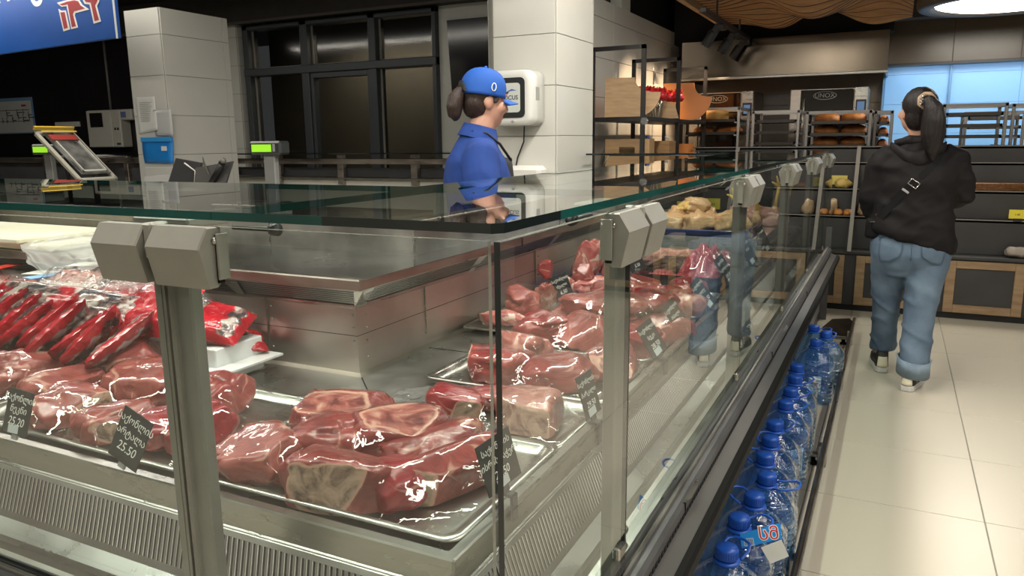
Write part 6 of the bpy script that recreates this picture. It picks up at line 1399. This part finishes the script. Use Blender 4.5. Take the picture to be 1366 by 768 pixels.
part('slider', MB().b2((-.020, -.006, -.002), (.020, .006, .003), 0, .002, Mc), mat('slider_grey', (.35, .35, .36), .4), stp, False)
bgm = MB(); bgm.loft([ell((-.175, -.05, z), rx, ry, 18, ex=3.5) for z, rx, ry in ((.80, .05, .02), (.81, .065, .032), (.90, .062, .034), (.915, .05, .02))])
bo = skin('pouch', remesh(bgm, .008, 3, lambda p, n: .003 * noise.noise(p * 30)), [blk], bgt)
part('zip', MB().tube([(-.215, -.088, .893), (-.135, -.090, .905)], .003, 6), silver, bo, False)
part('clip', MB().tube([(-.19, -.075, .93), (-.165, -.078, .96)], .005, 6), silver, bo, False)
# hair: cap of hair, ponytail, scrunchie
h = MB(); ball(h, (0, -.026, .040), (.086, .098, .094), 14, 0, MH); ball(h, (0, -.045, -.02), (.078, .066, .08), 12, 0, MH); h.tube([(.078, .02, .0), (.079, .012, -.04), (.07, -.02, -.07)], [.014, .012, .01], 8, 0, M=MH)
strand = lambda sc: (lambda p, n: .0035 * noise.noise(V((p.x * sc, p.y * sc, p.z * 9))))
hm = remesh(h, .007, 4, strand(70))
hr = skin('hair', hm, [hair_m], cu)
pt = MB(); PT_ = [(.005, -.095, 1.535), (.022, -.135, 1.535), (.040, -.150, 1.50), (.048, -.148, 1.44), (.052, -.142, 1.37), (.053, -.136, 1.31), (.055, -.132, 1.262), (.057, -.13, 1.225)]
pt.tube(PT_, [.026, .032, .046, .056, .058, .047, .028, .006], 18)
skin('ponytail', remesh(pt, .006, 3, lambda p, n: .004 * noise.noise(V((p.x * 75, p.y * 75, p.z * 5)))), [hair_m], hr)
sc2 = MB(); Q = [V((.008, -.108, 1.537)) + V((.034 * math.cos(a), .012 * math.cos(a), .036 * math.sin(a))) for a in [2 * PI * i / 16 for i in range(16)]]
sc2.tube(Q, [.010 + .003 * (i % 2) for i in range(16)], 8, closed=True); part('scrunchie', sc2, mat('beige_scrunchie', (.42, .30, .20), .6, var=.3, vs=40), hr, False)
bd = MB()
for k in range(6): ball(bd, (-.018 + .006 * (k % 2), -.135, 1.52 + .008 * k), .0055, 5)
part('beads', bd, silver, hr, False)
# ---- shop assistant: blue polo and cap, profile to the right
st_ = thing('person', 'shop assistant in blue polo shirt and cap with dark apron behind the counter', 'person', (-1.70, 3.09, 0), math.radians(-52))
MS = TR((0, .03, 1.535), math.radians(-8), 0, math.radians(12))
b = MB(); head_shapes(b, MS)
b.tube([(0, -.02, 1.28), (0, -.005, 1.37), (0, .02, 1.46)], [.085, .062, .058], 14)
b.loft([ell((0, y, z), rx, ry, 18, ex=2.3) for z, rx, ry, y in ((.72, .15, .11, 0), (.84, .19, .13, 0), (.95, .17, .125, 0), (1.08, .165, .125, 0), (1.2, .175, .13, -.01), (1.30, .17, .10, -.02), (1.35, .10, .07, -.015))])
for s in (-1, 1):
    b.tube([(.10 * s, 0, .84), (.10 * s, .01, .45), (.10 * s, 0, .09)], [.10, .065, .05], 14); b.tube([(.10 * s, -.04, .045), (.10 * s, .11, .04)], [.04, .032], 10)
    b.tube([(.17 * s, -.02, 1.31), (.215 * s, -.03, 1.15), (.225 * s, -.01, 1.06), (.215 * s, .05, .93), (.19 * s, .08, .84)], [.055, .05, .044, .038, .028], 12); hand(b, (.188 * s, .085, .83), (-.1 * s, .4, -1), (.0, 1, .3), s, .5)
skin('body', remesh(b, .0075, 5), [skin_m], st_); face_parts(st_, MS)
p = MB()
p.loft([ell((0, y, z), rx, ry, 24, ex=2.4) for z, rx, ry, y in ((.82, .205, .155, 0), (.95, .195, .15, -.002), (1.08, .195, .155, -.006), (1.18, .202, .158, -.014), (1.27, .196, .135, -.022), (1.33, .15, .10, -.022), (1.375, .095, .08, -.012), (1.39, .078, .072, -.008))])
for s in (-1, 1): p.tube([(.09 * s, -.015, 1.315), (.165 * s, -.025, 1.285), (.212 * s, -.032, 1.20), (.232 * s, -.03, 1.135)], [.072, .085, .080, .076], 16)
def pd(q, n): 
    r = abs(noise.noise(V((q.x * 5, q.y * 5, q.z * 6 + q.x * 5 + 2)))); return .007 * (1 - min(1, r * 3)) - .003
po_ = skin('polo_shirt', remesh(p, .0095, 4, pd), [cloth_blue], st_)
part('collar', MB().loft([ell((0, y, z), rx, ry, 24, ex=2.2, tilt=(0, -.25)) for z, rx, ry, y in ((1.375, .082, .076, -.006), (1.42, .072, .068, .002), (1.424, .076, .073, .002), (1.378, .092, .088, -.008), (1.366, .098, .094, -.01))], False), cloth_blue, po_, False)
for s in (-1, 1): part('sleeve_hem', MB().tube([(.2325 * s, -.03, 1.152), (.2345 * s, -.03, 1.122)], [.077, .075], 20, caps=False), cloth_blue, po_, False)
apr = mat('apron_black', (.012, .012, .014), .7)
part('apron', MB().grid(12, 14, lambda a, b: ((a - .5) * (.40 if b < .55 else .40 - .26 * (b - .55) / .45), .155 + .015 - .06 * abs(2 * a - 1) ** 2 - (.03 * (b - .6) / .4 if b > .6 else 0), .45 + .83 * b), 0, True, .006), apr, st_, False)
for s in (-1, 1): part('apron_strap', MB().tube([(.065 * s, .13, 1.27), (.085 * s, .075, 1.345), (.08 * s, .02, 1.39), (.07 * s, -.05, 1.40)], .010, 6, fl=.5), apr, st_, False)
trm = MB(); trm.loft([ell((0, 0, z), rx, ry, 20) for z, rx, ry in ((.66, .18, .13), (.76, .205, .15), (.85, .2, .15), (.92, .18, .14))])
for s in (-1, 1): trm.loft([ell((.10 * s, .0, z), r, r, 16) for z, r in ((.07, .075), (.3, .078), (.5, .085), (.7, .108), (.78, .105))])
skin('trousers', remesh(trm, .013, 4), [mat('dark_trousers', (.02, .022, .03), .8)], st_)
shoe(st_, (-.10, .02, 0), .05, 0); shoe(st_, (.10, .02, 0), -.05, 0)
h = MB(); ball(h, (0, -.024, .034), (.082, .094, .086), 14, 0, MS); ball(h, (0, -.05, -.02), (.072, .058, .068), 12, 0, MS)
h.tube([(.076, .025, .02), (.078, .018, -.01)], .010, 8, 0, M=MS); h.tube([(-.076, .025, .02), (-.078, .018, -.01)], .010, 8, 0, M=MS)
br = mat('brown_hair', (.028, .016, .012), .42, var=.5, vs=14, stretch=(14, 14, 1.2), bump=.5, bs=22)
hr = skin('hair', remesh(h, .007, 4, strand(70)), [br], st_)
pt = MB(); pt.tube([tuple(MS @ V(q_)) for q_ in ((0, -.09, .03), (-.0, -.125, .025), (0, -.142, -.01), (0, -.146, -.05), (0, -.14, -.085), (0, -.13, -.105))], [.022, .028, .036, .037, .029, .012], 14)
skin('ponytail', remesh(pt, .006, 3, lambda p, n: .0035 * noise.noise(V((p.x * 75, p.y * 75, p.z * 8)))), [br], hr)
part('hair_tie', MB().lathe([(.024, -.012), (.032, -.006), (.032, .006), (.024, .012)], (0, 0, 0), 14, 0, MS @ TR((0, -.118, .038), PI / 2)), rubber, hr, False)
capm = mat('blue_cap_cloth', (.008, .085, .40), .75, var=.1, bump=.1, bs=300)
cp = MB(); R = []
for i in range(9):
    a = (PI / 2) * i / 8; R.append(ell((0, -.018, .045 + .098 * math.sin(a)), max(.002, .092 * math.cos(a) ** .75), max(.002, .107 * math.cos(a) ** .75), 28))
R = [ell((0, -.018, .018), .092, .107, 28), ell((0, -.018, .03), .0925, .1075, 28)] + R
cpo = part('cap', MB().loft(R, True, 0, True, MS), capm, st_, False)
bill = MB(); bill.grid(14, 8, lambda a, b: ((a - .5) * .165 * (1 - .12 * b), .065 + (.018 + .075 * b) * (1 - (2 * a - 1) ** 2 * .55) - .02 * (2 * a - 1) ** 2, .024 - .012 * b - .022 * (2 * a - 1) ** 2), 0, True, .004)
bill.v = [tuple(MS @ V(q_)) for q_ in bill.v]; part('cap_peak', bill, capm, cpo, False)
part('cap_button', ball(MB(), tuple(MS @ V((0, -.018, .145))), .008, 6), capm, cpo, False)
part('cap_opening', MB().grid(10, 5, lambda a, b: (.05 * math.cos(PI * a), -.018 - .111 * math.cos((a - .5) * 1.1), .022 + .05 * math.sin(PI * a) * b), 0, True, .002, MS), hair_m, cpo, False)
mkr = [(.094 * 1.0, -.005 + .010 * math.cos(a), .055 + .017 * math.sin(a)) for a in [2 * PI * i / 14 for i in range(14)]]
part('cap_emblem', MB().tube(mkr, .0022, 5, closed=True, M=MS), white_pl, cpo, False)
